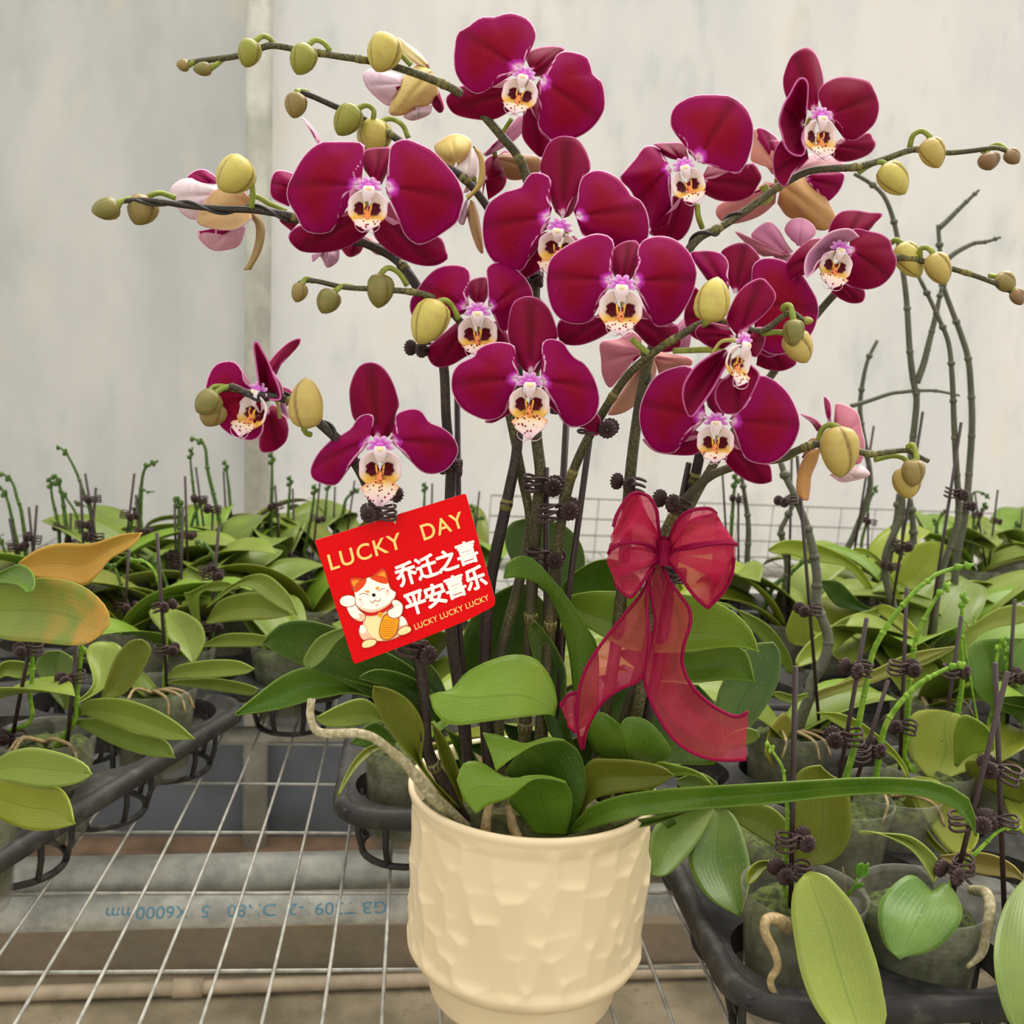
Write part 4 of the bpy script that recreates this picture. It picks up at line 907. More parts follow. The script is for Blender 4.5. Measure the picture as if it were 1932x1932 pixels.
# ------------------------------------------------------------------ buds
BC = dict(g='8f9238', o='78743a', y='c6b75c', b='86684a', ob='8a7842', yo='bba558')
def bud(zone, c, L, W, ang, D, col, stalk, sd=None):
    """closed bud: three overlapping sepals with seams, pointed at the tip; ang = picture direction of its tip"""
    k = ZN[zone][2]; c = px(zone, c)[0]; L *= k; W *= k; a = math.radians(ang); ax2 = np.array([math.cos(a), math.sin(a)])
    p0 = P(*(c-ax2*L/2), D); p1 = P(*(c+ax2*L/2), D-.001); ax = p1-p0; ln_ = np.linalg.norm(ax); ax /= ln_
    vw = (CAM-p0); vw -= vw.dot(ax)*ax; vw /= np.linalg.norm(vw); sd_ = np.cross(ax, vw); R = W/2*D/FPX*.97
    b = MB(); nt_, ns = 22, 48; t = np.linspace(0, 1, nt_); g = np.zeros((nt_, ns, 3)); col_ = np.zeros((nt_, ns, 4)); col_[..., 3] = 1
    rr = np.interp(t, [0, .03, .10, .25, .45, .62, .78, .9, .97, 1], [.16, .46, .77, .98, 1.0, .91, .71, .45, .22, .03])
    ph = (.30+.35*((c[0]*7.13) % 1)) if sd is None else sd
    for i in range(nt_):
        for j in range(ns):
            th = 2*math.pi*j/ns; u = ((th/(2*math.pi)*3+ph+.35*(t[i]-.5)) % 1.0); seam = math.exp(-((min(u, 1-u))/.045)**2)
            r = R*rr[i]*(1+.035*math.cos((u-.5)*2*math.pi)-.10*seam*math.sin(math.pi*min(1, t[i]+.1))+.06*(u-.5))
            g[i, j] = p0+ax*ln_*t[i]+r*(math.cos(th)*vw+math.sin(th)*sd_); col_[i, j] = (seam+.6*max(0, t[i]-.85)*5*.5, u, t[i], 1)
    b.grid(g[:, ::-1], 0, col_[:, ::-1], closed=True); o = b.build('bud', M['bud'], orch, color=lin(BC[col]), origin=tuple(p0))
    if stalk:
        q = px(zone, stalk); m = len(q); pts = [P(u, v, D+.006*(1-i/(m-1 if m > 1 else 1))) for i, (u, v) in enumerate(q)]+[p0+ax*.001]
        b = MB(); b.tube(pts, [.0016, .0014, .0017], 9, n=16); b.build('bud_stalk', M['pedicel'], o)
for a in [('S', '345 123', 25, 22, 185, .6, 'ob', '385 115 368 117'), ('S', '382 130', 36, 25, 178, .598, 'o', '420 112 408 122'),
          ('A', '950 300', 160, 128, 105, .597, 'g', '1088 245 1060 210 1020 205 985 232'), ('A', '1252 335', 180, 145, 112, .597, 'g', '1405 285 1370 240 1320 225 1282 255'),
          ('A', '1705 298', 224, 190, 112, .60, 'y', '1860 365 1800 300 1760 225'), ('A', '1212 592', 145, 122, 100, .602, 'ob', '1285 520 1240 508 1218 516'),
          ('A', '1500 675', 195, 150, 122, .602, 'g', '1645 680 1650 620 1610 590 1560 608'), ('A', '1650 770', 210, 195, 100, .615, 'y', '1845 775 1810 700 1740 665 1680 690'),
          ('A', '146 1172', 160, 124, 172, .573, 'o', '340 1115 265 1118 222 1140'), ('A', '348 1180', 175, 168, 115, .582, 'ob', '540 1110 460 1083 410 1090'),
          ('A', '868 985', 232, 205, 140, .57, 'y', '965 1165 972 1080 962 1000'), ('A', '1230 1642', 112, 92, 108, .562, 'ob', '1310 1575 1270 1565 1250 1588'),
          ('A', '1392 1692', 146, 134, 118, .562, 'o', '1535 1612 1475 1605 1425 1640'), ('A', '1684 1632', 194, 155, 97, .566, 'o', '1838 1602 1790 1530 1730 1502 1690 1535'),
          ('D', '1424 470', 272, 210, 116, .552, 'y', '1590 450 1562 390 1525 350 1485 350'), ('D', '182 922', 160, 150, 140, .543, 'o', '330 825 270 840 225 870'),
          ('D', '206 985', 150, 160, 118, .551, 'ob', '350 850 260 828 205 840 215 900'), ('D', '738 922', 286, 200, 270, .542, 'yo', '760 1100 735 1090 722 1064'),
          ('C', '1422 860', 176, 138, 68, .597, 'yo', '1290 828 1310 760 1360 735 1408 772'), ('C', '1204 1006', 206, 158, 52, .597, 'y', '1000 970 1060 930 1120 908 1160 922'),
          ('C', '1735 906', 100, 118, 80, .60, 'b', '1700 845 1725 858'), ('C', '1868 880', 98, 84, 45, .60, 'b', '1740 828 1790 812 1838 848'),
          ('C', '1292 1460', 220, 150, 58, .592, 'y', '1190 1360 1215 1345 1250 1365'), ('C', '1454 1508', 190, 140, 65, .58, 'yo', '1350 1445 1350 1400 1385 1388 1420 1415'),
          ('C', '1830 1585', 128, 110, 50, .587, 'ob', '1740 1545 1790 1552'), ('C', '1898 1666', 100, 82, 62, .584, 'b', '1850 1600 1872 1625'),
          ('F', '188 402', 262, 198, 282, .512, 'y', '140 545 150 530'), ('F', '640 590', 160, 120, 92, .514, 'o', '580 460 590 438 622 440 636 505'),
          ('F', '668 668', 200, 165, 62, .519, 'yo', '440 585 480 592 540 585 590 590'), ('F', '722 520', 60, 46, 0, .52, 'g', None),
          ('F', '896 1256', 290, 220, 87, .538, 'yo', '780 1190 800 1130 840 1105 882 1112'), ('F', '1308 1376', 156, 134, 92, .541, 'ob', '1280 1230 1310 1218 1330 1295'),
          ('F', '1276 1430', 180, 165, 82, .55, 'yo', '1090 1300 1200 1278 1270 1300 1268 1345')]: bud(*a)

# ------------------------------------------------------------------ leaves of the big orchid
OR = orch
leafE(OR, 'H', '260 1250 40 1200 12 1060 40 900 120 710 240 600 372 543', '380 1250 480 1080 545 900 545 760 480 640 372 543', .628, .63, 'deep', .008)
leafE(OR, 'H', '520 620 380 520 300 400 283 300 320 235 402 212', '600 620 690 500 695 390 650 300 560 235 402 212', .66, .665, 'blue', .006)
leafE(OR, 'H', '950 720 700 700 580 580 640 500 740 440 815 425', '1000 700 1000 560 930 470 870 430 815 425', .66, .64, 'mid', .006)
leafE(OR, 'H', '560 640 700 598 900 595 1200 608 1350 640 1480 705 1570 800 1606 912', '580 650 680 760 800 835 950 905 1230 915 1400 890 1520 890 1606 912', .615, .565, 'bright', .008, mb=.62)
leafE(OR, 'H', '880 900 1050 880 1230 905 1400 888 1535 900 1588 1068', '880 930 1020 1030 1240 1072 1400 1060 1500 1062 1588 1068', .612, .575, 'mid', .006, mb=.55)
leafE(OR, 'H', '1300 1480 1370 1300 1400 1100 1540 890 1620 862 1680 858', '1400 1480 1540 1330 1640 1200 1705 1070 1722 930 1680 858', .64, .65, 'blue', .006)
leafE(OR, 'H', '860 1480 800 1300 800 1180 900 1090 1100 1060 1290 1080', '1000 1490 1300 1500 1395 1480 1420 1300 1380 1180 1290 1080', .635, .64, 'deep', .006)
leafE(OR, 'H', '1390 1420 1450 1340 1540 1305 1600 1320', '1410 1430 1500 1410 1580 1380 1612 1350', .60, .59, 'dusty', .002)
# arching leaf over the stems
leafS(OR, 'H', [(640, 1330, 690, 1300, 770, 1200, .60, .004, .004), (640, 1110, 700, 1050, 762, 900, .592, .004, .004), (605, 850, 665, 820, 705, 780, .584, .003, .003), (540, 655, 585, 670, 612, 640, .575, .003, .003),
                (470, 562, 500, 560, 525, 525, .566), (370, 526, 400, 480, 425, 425, .558, -.002, .004), (300, 525, 325, 455, 350, 412, .552, -.003, .002), (274, 528, 280, 500, 290, 450, .548)], 'mid')
leafE(OR, 'H', '600 1420 500 1300 430 950 405 830 410 765 432 742', '640 1400 606 1150 602 1010 560 900 485 790 432 742', .596, .588, 'dark', .006)
# left group
leafE(OR, 'G', '1300 1300 1130 1080 1000 1000 740 868 560 812 440 810 350 850 288 932', '1280 1330 1100 1270 890 1228 700 1130 545 1070 420 1015 330 960 288 932', .60, .545, 'deep', .006)
leafE(OR, 'G', '760 845 690 862 600 905 545 970 512 1040 545 1074', '760 870 690 930 640 1000 590 1050 545 1074', .548, .546, 'dusty', .003)
leafE(OR, 'G', '1250 1330 1000 1210 800 1150 700 1120 540 1072 400 1118 250 1228 130 1332', '1240 1370 1000 1270 800 1208 650 1230 550 1250 420 1290 300 1312 130 1332', .60, .535, 'mid', .006, mb=.52)
leafE(OR, 'G', '1290 1360 1200 1200 1120 1130 1000 1090 900 1086 828 1126', '1260 1380 1160 1268 1050 1222 950 1168 828 1126', .592, .55, 'deep', .004)
leafE(OR, 'G', '1330 1330 1200 1200 1000 1120 860 1000 900 940 1000 930', '1330 1280 1312 1200 1260 1090 1180 1010 1100 960 1000 930', .625, .63, 'dark', .004)
leafE(OR, 'G', '1330 1850 1180 1650 1050 1500 945 1345 892 1210 905 1168', '1390 1850 1190 1620 1195 1450 1175 1350 1100 1245 1000 1188 905 1168', .588, .555, 'olive', .008)
leafE(OR, 'G', '1395 1850 1340 1720 1285 1600 1240 1430 1236 1380', '1410 1840 1400 1740 1370 1600 1300 1450 1236 1380', .592, .575, 'olive', .006)
leafE(OR, 'G', '1480 1840 1430 1700 1350 1500 1300 1400', '1560 1840 1530 1680 1440 1500 1300 1400', .612, .60, 'mid', .004)
leafE(OR, 'H', '1130 1830 1000 1700 860 1640 700 1600 720 1520', '1180 1800 1080 1650 940 1560 720 1520', .61, .60, 'deep', .004)
leafE(OR, 'H', '520 1640 350 1570 200 1480 60 1395', '540 1640 500 1480 330 1370 60 1395', .635, .64, 'dark', .004)
leafE(OR, 'H', '560 1640 520 1480 600 1380 720 1330', '640 1640 790 1520 800 1400 720 1330', .63, .635, 'dark', .004)
leafE(OR, 'H', '300 1700 120 1600 20 1500 -60 1480', '340 1720 260 1560 100 1470 -60 1480', .63, .62, 'dark', .003)
leafE(OR, 'H', '640 1540 570 1400 440 1325 270 1285', '540 1580 430 1480 330 1400 270 1285', .64, .645, 'dark', .003)
# front big folded leaf
leafS(OR, 'G', [(1222, 1217, 1224, 1219, 1225, 1222, .545), (1290, 1212, 1300, 1222, 1245, 1310, .542, .004, -.004), (1350, 1195, 1370, 1236, 1310, 1378, .540, .008, -.006), (1430, 1100, 1470, 1242, 1400, 1392, .540, .014, -.008), (1560, 1032, 1600, 1232, 1540, 1372, .541, .016, -.008),
                (1700, 998, 1720, 1226, 1700, 1352, .543, .016, -.007), (1820, 1028, 1820, 1255, 1800, 1340, .546, .013, -.005), (1905, 1150, 1885, 1300, 1870, 1332, .55, .008, -.003), (1932, 1270, 1918, 1325, 1912, 1335, .553, .003, 0)], 'bright', crease=.7)
# two curled leaves at the front of the pot
leafS(OR, 'H', [(585, 1862, 600, 1864, 612, 1862, .575), (555, 1700, 630, 1700, 690, 1690, .572, .004, .0), (400, 1580, 560, 1560, 702, 1545, .570, .008, .0), (285, 1540, 490, 1455, 665, 1422, .566, .008, .0), (385, 1400, 485, 1368, 585, 1364, .558, .004, .0)], 'deep', crease=.6)
leafS(OR, 'H', [(585, 1364, 590, 1366, 600, 1372, .556), (500, 1355, 510, 1362, 540, 1372, .554), (385, 1385, 410, 1392, 430, 1400, .55, .0, .0), (260, 1345, 310, 1420, 340, 1452, .545, .006, -.002), (168, 1329, 210, 1440, 236, 1532, .541, .006, -.002)], 'bright', crease=.6)
leafS(OR, 'H', [(440, 1858, 520, 1864, 600, 1864, .568), (375, 1770, 505, 1755, 628, 1745, .566, .004, .0), (305, 1672, 470, 1645, 632, 1648, .562, .006, .0), (420, 1565, 500, 1562, 595, 1582, .553, .002, .0)], 'mid', crease=.4)
leafS(OR, 'H', [(600, 1584, 600, 1588, 605, 1594, .552), (500, 1555, 500, 1562, 505, 1572, .551), (400, 1560, 405, 1572, 420, 1582, .549), (285, 1560, 295, 1612, 310, 1668, .545, .006, 0), (160, 1485, 160, 1610, 190, 1712, .541, .008, 0), (70, 1490, 100, 1640, 150, 1745, .538, .006, 0), (38, 1580, 70, 1680, 132, 1752, .537)], 'bright', crease=.6)
leafE(OR, 'H', '640 1830 700 1500 850 1468 1000 1480 1110 1510 1166 1552', '660 1850 720 1700 850 1650 1000 1630 1100 1602 1166 1552', .585, .56, 'olive', .006)
leafE(OR, 'H', '700 1560 730 1480 850 1440 1000 1450 1100 1480 1200 1500', '700 1580 850 1500 1000 1500 1200 1500', .60, .59, 'deep', .003)
leafE(OR, 'H', '1000 1640 1060 1490 1180 1500 1260 1520 1330 1560 1366 1608', '1020 1660 1120 1580 1200 1556 1280 1560 1340 1592 1366 1608', .585, .55, 'bright', .003)
# heart-shaped leaf turned away
leafS(OR, 'H', [(880, 1292, 886, 1294, 892, 1290, .572), (790, 1226, 890, 1310, 930, 1248, .572, .006, .006), (728, 1255, 900, 1370, 1030, 1270, .574, .006, .006), (700, 1320, 912, 1440, 1120, 1370, .580, .004, .004), (760, 1440, 922, 1478, 1148, 1440, .588), (860, 1490, 930, 1500, 1090, 1492, .594)], 'mid', crease=.7)
leafE(OR, 'H', '600 1862 640 1775 760 1698 900 1652 1150 1620 1400 1605 1794 1582 2000 1570 2250 1562 2480 1576 2600 1610 2700 1670 2745 1770 2738 1870', '600 1866 800 1812 950 1772 1300 1732 1600 1712 1794 1692 2040 1664 2280 1652 2440 1662 2580 1700 2660 1760 2738 1870', .575, .535, 'mid', .006, mb=.5, Dm=.53)
leafE(OR, 'H', '760 1862 900 1800 1100 1760 1330 1715', '760 1868 900 1842 1100 1800 1330 1715', .578, .552, 'dark', .003)
b = MB(); p = path3('588 1318 .535 585 1345 .533 590 1368 .532 604 1382 .53 640 1384 .528 672 1383 .528 705 1392 .53 735 1415 .535 765 1440 .54 785 1465 .545 812 1500 .552 842 1525 .565 880 1560 .58')
b.tube(p, [.0022, .0025, .0026, .0031, .0034, .0030], 12, n=70); b.build('aerial_root', M['root'], orch, origin=tuple(p[-1]))
for s in ('925 1510 .575 918 1545 .57 915 1580 .57', '960 1520 .575 968 1560 .572 985 1600 .57'):
    p = path3(s); b = MB(); b.tube(p, [.0025, .003, .0034], 10, n=14); b.build('shoot', M['root_tan'], orch, origin=tuple(p[-1]))

# ------------------------------------------------------------------ claw clips on the big orchid
for u, v, D, s, yaw, roll, fl, lab in [
    (1126, 806, .549, 1.2, -.2, .1, True, 'single daisy-headed brown clip just below the lowest tip of the central flower'),
    (1022, 915, .586, 1.35, -.1, .1, True, 'brown claw clip clasping the thick central stem, uppermost on that stem'),
    (1052, 965, .572, 1.35, -.1, -.2, True, 'brown claw clip on the leaning stem just right of the central stem'),
    (1027, 1052, .588, 1.3, -.1, .05, True, 'brown claw clip lower on the central stems, above the arching leaf'),
    (1190, 914, .592, 1.2, .6, .1, False, 'small brown claw clip above the left loop of the red bow'),
    (1272, 952, .562, 1.25, .5, .3, False, 'brown claw clip on the stem between the two loops of the bow'),
    (1272, 1085, .575, 1.2, 1.2, .2, True, 'dark claw clip half hidden under the knot of the red bow'),
    (716, 968, .534, 1.1, -.1, -.1, False, 'dark claw clip gripping the top edge of the red card'),
    (728, 922, .552, 1.1, .6, .6, True, 'dark claw clip behind the lip of the flower above the card'),
    (782, 1226, .560, 1.4, .5, .4, True, 'brown claw clip on the dark stem under the red card'),
    (852, 880, .580, 1.2, 1.5, .0, False, 'coil-shaped brown clip on the stem right of the flower above the card'),
    (800, 660, .588, 1.1, .7, .0, False, 'dark clip mostly hidden under a yellow bud, left of the middle flowers'),
    (1007, 527, .61, 1.1, 1.4, 0, False, 'brown clip on the thin stem below the central tall flower'),
    (1056, 770, .60, 1.0, 1.4, 0, False, 'coil-shaped clip on the stake right under the central low flower')]:
    o = clip_at(P(u, v, D), s*.78, yaw, roll, fl, 'plant_clip'); tag(o, lab, 'plant clip', 'brown claw clips on the big orchid')

# ------------------------------------------------------------------ the red greeting card
cardp = [P(*px('N', q)[0], d) for q, d in (('22 540', .538), ('1545 62', .540), ('420 1780', .535))]
CN = np.cross(cardp[1]-cardp[0], cardp[2]-cardp[0]); CN /= np.linalg.norm(CN)
if CN.dot(CAM-cardp[0]) < 0: CN = -CN
def onc(u, v, lift=0.0):
    q = px('N', [u, v])[0]; a = ray(*q); o = cardp[0]+CN*lift; return CAM+a*((o-CAM).dot(CN)/a.dot(CN))
out = [(30, 532), (780, 297), (805, 330), (840, 372), (845, 300), (870, 268), (1535, 62), (1553, 70), (1844, 1120), (1848, 1150), (1840, 1190), (1815, 1212), (1560, 1345), (1100, 1535), (436, 1782), (420, 1776), (408, 1755), (24, 552)]
b = MB(); n = len(out); fr = [onc(u, v) for u, v in out]; bk = [p-CN*.0005 for p in fr]
b.add(fr+bk, [tuple(range(n))[::-1]]); b.f[-1] = tuple(range(n)) if True else b.f[-1]
b.f += [tuple(range(2*n-1, n-1, -1))]; b.m += [1]
b.f += [(i, n+i, n+(i+1) % n, (i+1) % n) for i in range(n)]; b.m += [1]*n
card = b.build('greeting_card', [M['card'], M['card_edge']], smooth=False, origin=tuple(onc(805, 330)))
tag(card, 'tilted red LUCKY DAY card with a cat, clipped to a dark flower stem', 'card')
def printed(name, s, org, ex, ey, mat, off=0.0, lift=.00025, space=1.0, bold=0):
    """lettering: unit box of the text mapped on the card, org = its lower left corner"""
    v, f = text_mesh(s, 0 if bold else off, space); v = (v-v.min(0))/(v.max(0)-v.min(0)); b = MB()
    for k, (dx, dy) in enumerate([(math.cos(a)*bold, math.sin(a)*bold) for a in np.linspace(0, 2*math.pi, 9)[:-1]] if bold else [(0, 0)]):
        b.add([onc(org[0]+x*ex[0]+y*ey[0]+dx, org[1]+x*ex[1]+y*ey[1]+dy, lift+k*.000012) for x, y in v], f)
    return b.build(name, M[mat], card, smooth=False)
printed('lettering', 'LUCKY', (185, 842), (735, -232), (-42, -160), 'gold', .012, space=1.12)
printed('lettering', 'DAY', (1128, 538), (420, -145), (-48, -155), 'gold', .012, space=1.1)
for i, ch in enumerate('乔迁之喜'): printed('lettering', ch, (878+205*i, 1012-71*i), (196, -64), (-62, -214 if i != 2 else -196), 'white_print', bold=8)
for i, ch in enumerate('平安喜乐'): printed('lettering', ch, (975+202*i, 1308-83*i), (192, -70), (-62, -212), 'white_print', bold=8)
printed('lettering', 'LUCKY LUCKY LUCKY', (1040, 1442), (750, -305), (-18, -56), 'gold', .012, space=1.08)
CM = ['cat_white', 'cat_peach', 'cat_cream', 'cat_red', 'cat_orange', 'cat_gold', 'cat_line', 'cat_dark', 'cat_collar', 'cat_pink']
cat = MB(); lay = [0]
def blob(mat, s, n=40, closed=True):
    q = np.array([float(t) for t in s.split()]).reshape(-1, 2); q = cr(q, n+1, True)[:-1]; lay[0] += 1
    cat.add([onc(u, v, .0002+.00002*lay[0]) for u, v in q], [tuple(range(n))], CM.index(mat))
def stroke(mat, s, w_, n=16):
    q = cr(np.array([float(t) for t in s.split()]).reshape(-1, 2), n); t = np.gradient(q, axis=0); t /= np.linalg.norm(t, axis=1, keepdims=True); m = np.stack([-t[:, 1], t[:, 0]], 1)
    lay[0] += 1; g = np.stack([[onc(*p, .0002+.00002*lay[0]) for p in q+m*w_/2], [onc(*p, .0002+.00002*lay[0]) for p in q-m*w_/2]]); cat.grid(g, CM.index(mat))
blob('cat_line', '380 925 440 912 512 928 500 980 425 1050 392 1000'); blob('cat_red', '387 932 440 919 506 932 495 975 428 1040 398 995'); blob('cat_orange', '400 948 445 936 470 952 430 1005 405 985')
blob('cat_line', '605 905 660 848 715 822 752 875 765 970 680 930'); blob('cat_red', '612 905 660 856 713 832 746 880 758 962 680 925'); blob('cat_orange', '650 892 716 852 738 890 742 935 690 905')
blob('cat_line', '505 1275 560 1262 790 1190 885 1295 950 1340 968 1420 885 1507 765 1552 640 1558 525 1556 475 1503 462 1430 505 1378'); blob('cat_peach', '512 1280 560 1268 790 1196 880 1300 945 1345 961 1420 880 1500 762 1546 640 1551 530 1550 481 1500 470 1430 512 1380')
blob('cat_white', '880 1300 930 1320 950 1370 920 1400 880 1390'); blob('cat_white', '480 1400 510 1395 540 1440 510 1480 480 1460')
blob('cat_cream', '540 1292 760 1262 800 1350 765 1500 720 1540 660 1550 598 1500 545 1420 532 1340')
blob('cat_line', '340 1190 400 1162 435 1172 478 1236 538 1290 525 1348 468 1358 395 1316 352 1252'); blob('cat_white', '347 1192 400 1170 430 1180 470 1242 530 1294 519 1341 470 1350 400 1309 360 1250'); blob('cat_peach', '470 1270 528 1296 518 1340 470 1348 420 1322 470 1322')
blob('cat_line', '268 1150 296 1103 360 1085 420 1100 442 1150 425 1192 360 1212 296 1196'); blob('cat_white', '275 1150 300 1110 360 1092 415 1106 435 1150 420 1185 360 1205 300 1190'); stroke('cat_peach', '310 1165 312 1185', 5); stroke('cat_peach', '345 1170 348 1192', 5)
blob('cat_line', '420 1000 498 933 590 897 684 893 756 934 797 1026 845 1055 832 1122 774 1196 692 1247 600 1272 508 1252 438 1194 424 1110'); blob('cat_white', '427 1000 500 940 590 905 680 900 750 940 790 1030 838 1056 825 1120 770 1190 690 1240 600 1265 512 1245 445 1190 431 1110')
blob('cat_peach', '445 1190 520 1225 620 1235 710 1205 790 1150 825 1105 812 1140 770 1190 690 1240 600 1264 512 1244')
blob('cat_red', '512 934 546 920 532 975 485 1030 430 1062 428 1005 460 962'); blob('cat_red', '578 910 650 897 722 905 757 936 757 970 705 970 640 948')
blob('cat_dark', '598 1085 606 1074 625 1072 638 1082 632 1100 614 1106', 20)
stroke('cat_line', '585 1148 597 1164 618 1160 632 1138 655 1152 680 1145 686 1124', 7); stroke('cat_line', '470 1086 500 1072 535 1074 566 1090', 6); stroke('cat_line', '662 1052 690 1030 715 1020 735 1018', 6)
blob('cat_orange', '528 1048 560 1042 578 1056 560 1066', 20); blob('cat_orange', '636 1020 662 1002 672 1012 655 1036', 20); blob('cat_pink', '468 1128 490 1122 492 1140 472 1142', 16); blob('cat_pink', '745 1040 770 1030 772 1048 750 1056', 16); blob('cat_pink', '632 1176 648 1184 664 1172 650 1200', 16)
for s in ('478 1170 505 1150', '490 1200 515 1165', '735 1075 760 1095', '745 1060 775 1075'): stroke('cat_pink', s, 4, 4)
blob('cat_collar', '525 1262 600 1268 700 1238 812 1162 822 1186 720 1262 610 1297 532 1292'); blob('cat_gold', '658 1285 672 1263 695 1263 708 1285 695 1310 672 1308', 24); stroke('cat_line', '675 1290 692 1290', 6, 4)
blob('cat_line', '735 1282 866 1314 872 1380 838 1494 762 1542 696 1527 673 1470 684 1388'); blob('cat_gold', '742 1292 858 1322 863 1380 830 1488 760 1533 702 1519 681 1470 692 1390')
for i in range(8):
    y = 1345+22*i; stroke('cat_line', f'{712-3*i} {y} {848-3*i} {y+4}', 4, 4)
blob('cat_line', '795 1148 852 1132 906 1172 918 1222 896 1297 832 1328 765 1304 757 1250 782 1226 812 1208'); blob('cat_white', '802 1152 850 1140 900 1177 910 1220 890 1290 830 1320 772 1299 765 1252 790 1233 820 1212'); stroke('cat_peach', '795 1275 800 1300', 5); stroke('cat_peach', '828 1282 832 1312', 5); stroke('cat_peach', '820 1212 845 1190 880 1185', 6)
blob('cat_line', '852 1470 886 1424 942 1398 992 1410 998 1452 944 1487 888 1498'); blob('cat_cream', '860 1470 890 1430 942 1405 986 1416 991 1450 942 1480 890 1490'); blob('cat_line', '492 1592 516 1554 570 1532 636 1536 648 1572 604 1612 516 1628'); blob('cat_cream', '500 1590 520 1560 570 1540 630 1543 640 1570 600 1604 520 1620')
for s in ('915 1455 918 1478', '948 1445 952 1470', '545 1585 548 1606', '580 1578 584 1600'): stroke('cat_peach', s, 5, 4)
co = cat.build('printed_cat', [M[m] for m in CM], card, smooth=False)
# a face that looks away from the camera would still be lit the same; prints are single-sided ink

# ------------------------------------------------------------------ organza bow
knot = P(*px('H', '1112 385')[0], .533)
bow = tag(empty('ribbon_bow', tuple(knot)), 'sheer crimson organza bow with corded edges tied round a flower stem', 'bow')
def ribbon(name, e1, e2, wave=.0012, seed=0, cords=(1, 1)):
    def rd(s):
        a = np.array([float(t) for t in s.split()]).reshape(-1, 3); q = px('H', a[:, :2]); return np.array([P(u, v, d) for (u, v), d in zip(q, a[:, 2])])
    n = 46; A, C = cr(rd(e1), n), cr(rd(e2), n); g = np.zeros((n, 15, 3)); rs = random.Random(seed); ph = rs.random()*6
    for j, c in enumerate(np.linspace(0, 1, 15)):
        t = np.linspace(0, 1, n); g[:, j] = A*(1-c)+C*c
        off = wave*(np.sin(c*9+ph+t*3)+.6*np.sin(c*17+t*5))*math.sin(math.pi*c)
        g[:, j] += off[:, None]*(-FWD)[None]
    b = MB(); b.sheet(g, .00018); o = b.build(name, M['organza_tail' if name == 'tail' else 'organza'], bow, origin=tuple(g[0, 7]))
    for e, k in ((A, cords[0]), (C, cords[1])):
        if k: b = MB(); b.tube(e, .00095, 7); b.build('edge_cord', M['cord'], o)
# loops: out from the knot in front, over the far end, back behind
ribbon('loop', '1095 355 .530 1082 250 .520 1072 170 .517 1035 105 .517 985 82 .522', '1088 400 .530 1000 350 .516 900 345 .510 838 375 .508 838 350 .516', .0015, 1)
ribbon('loop', '985 82 .522 960 88 .532 1000 170 .545 1060 270 .548 1095 340 .542', '838 350 .516 838 300 .53 900 330 .545 1000 370 .548 1090 395 .542', .0015, 2, (1, 0))
ribbon('loop', '985 82 .522 940 90 .52 905 130 .518 865 200 .517 848 260 .516', '1060 300 .535 1000 250 .535 950 260 .53 900 310 .525 848 350 .52', .0012, 12, (1, 0))
ribbon('loop', '1090 385 .529 1000 345 .512 910 342 .508 845 362 .508 822 400 .51', '1085 420 .529 1030 500 .516 985 575 .514 940 625 .515 905 610 .518', .0016, 3)
ribbon('loop', '822 400 .51 815 445 .517 860 470 .532 980 450 .542 1088 410 .54', '905 610 .518 860 555 .525 880 520 .535 980 470 .545 1088 430 .54', .0014, 4, (0, 1))
ribbon('loop', '1085 395 .528 1000 375 .518 930 375 .514 902 405 .514 905 445 .518', '1085 408 .528 1060 440 .52 1020 465 .517 970 475 .517 925 462 .52', .0010, 5)
ribbon('loop', '1125 360 .530 1160 270 .522 1200 205 .518 1260 172 .516 1345 164 .517 1382 188 .52', '1135 400 .530 1230 360 .514 1330 345 .509 1420 340 .508 1480 345 .509 1487 355 .512', .0022, 6)
ribbon('loop', '1382 188 .52 1350 200 .532 1270 220 .545 1190 280 .55 1130 360 .543', '1487 355 .512 1440 370 .525 1350 400 .54 1230 410 .55 1140 400 .543', .0016, 7, (1, 0))
ribbon('loop', '1130 385 .529 1230 372 .512 1340 352 .507 1430 345 .506 1485 348 .507', '1125 425 .529 1185 500 .518 1240 580 .515 1290 640 .514 1342 682 .515', .0024, 8)
ribbon('loop', '1485 348 .507 1478 420 .518 1430 440 .535 1290 420 .548 1135 400 .543', '1342 682 .515 1400 620 .522 1400 560 .535 1270 480 .55 1130 420 .543', .0018, 9, (0, 0))
ribbon('loop', '1382 188 .52 1410 240 .518 1435 300 .515 1470 330 .513', '1342 682 .515 1420 600 .514 1462 520 .513 1478 420 .512', .001, 13, (0, 1))
# tails
ribbon('tail', '1060 425 .530 1010 580 .527 900 725 .525 800 850 .522 725 960 .52 685 1050 .52 662 1150 .52 655 1260 .522 665 1340 .526 683 1415 .532', '1048 470 .528 1025 600 .522 1025 720 .518 1036 850 .514 1020 960 .515 985 1055 .517 880 1105 .519 790 1175 .522 715 1300 .527 688 1415 .532', .0022, 10)
ribbon('tail', '658 1120 .524 610 1140 .528 572 1192 .53', '662 1330 .527 640 1320 .532 612 1290 .536', .0012, 14)
ribbon('tail', '1095 440 .530 1140 540 .524 1195 615 .52 1245 690 .517 1248 770 .515 1215 880 .515 1210 985 .516 1262 1095 .517 1350 1180 .516 1450 1238 .513 1510 1246 .511 1548 1222 .510', '1060 470 .530 1035 560 .528 1055 680 .524 1066 760 .522 1035 900 .52 1008 1030 .52 1040 1160 .519 1120 1310 .517 1210 1405 .514 1330 1462 .511 1450 1475 .509 1540 1470 .508', .0026, 11)
b = MB(); kc = P(*px('H', '1112 385')[0], .529)
g = []
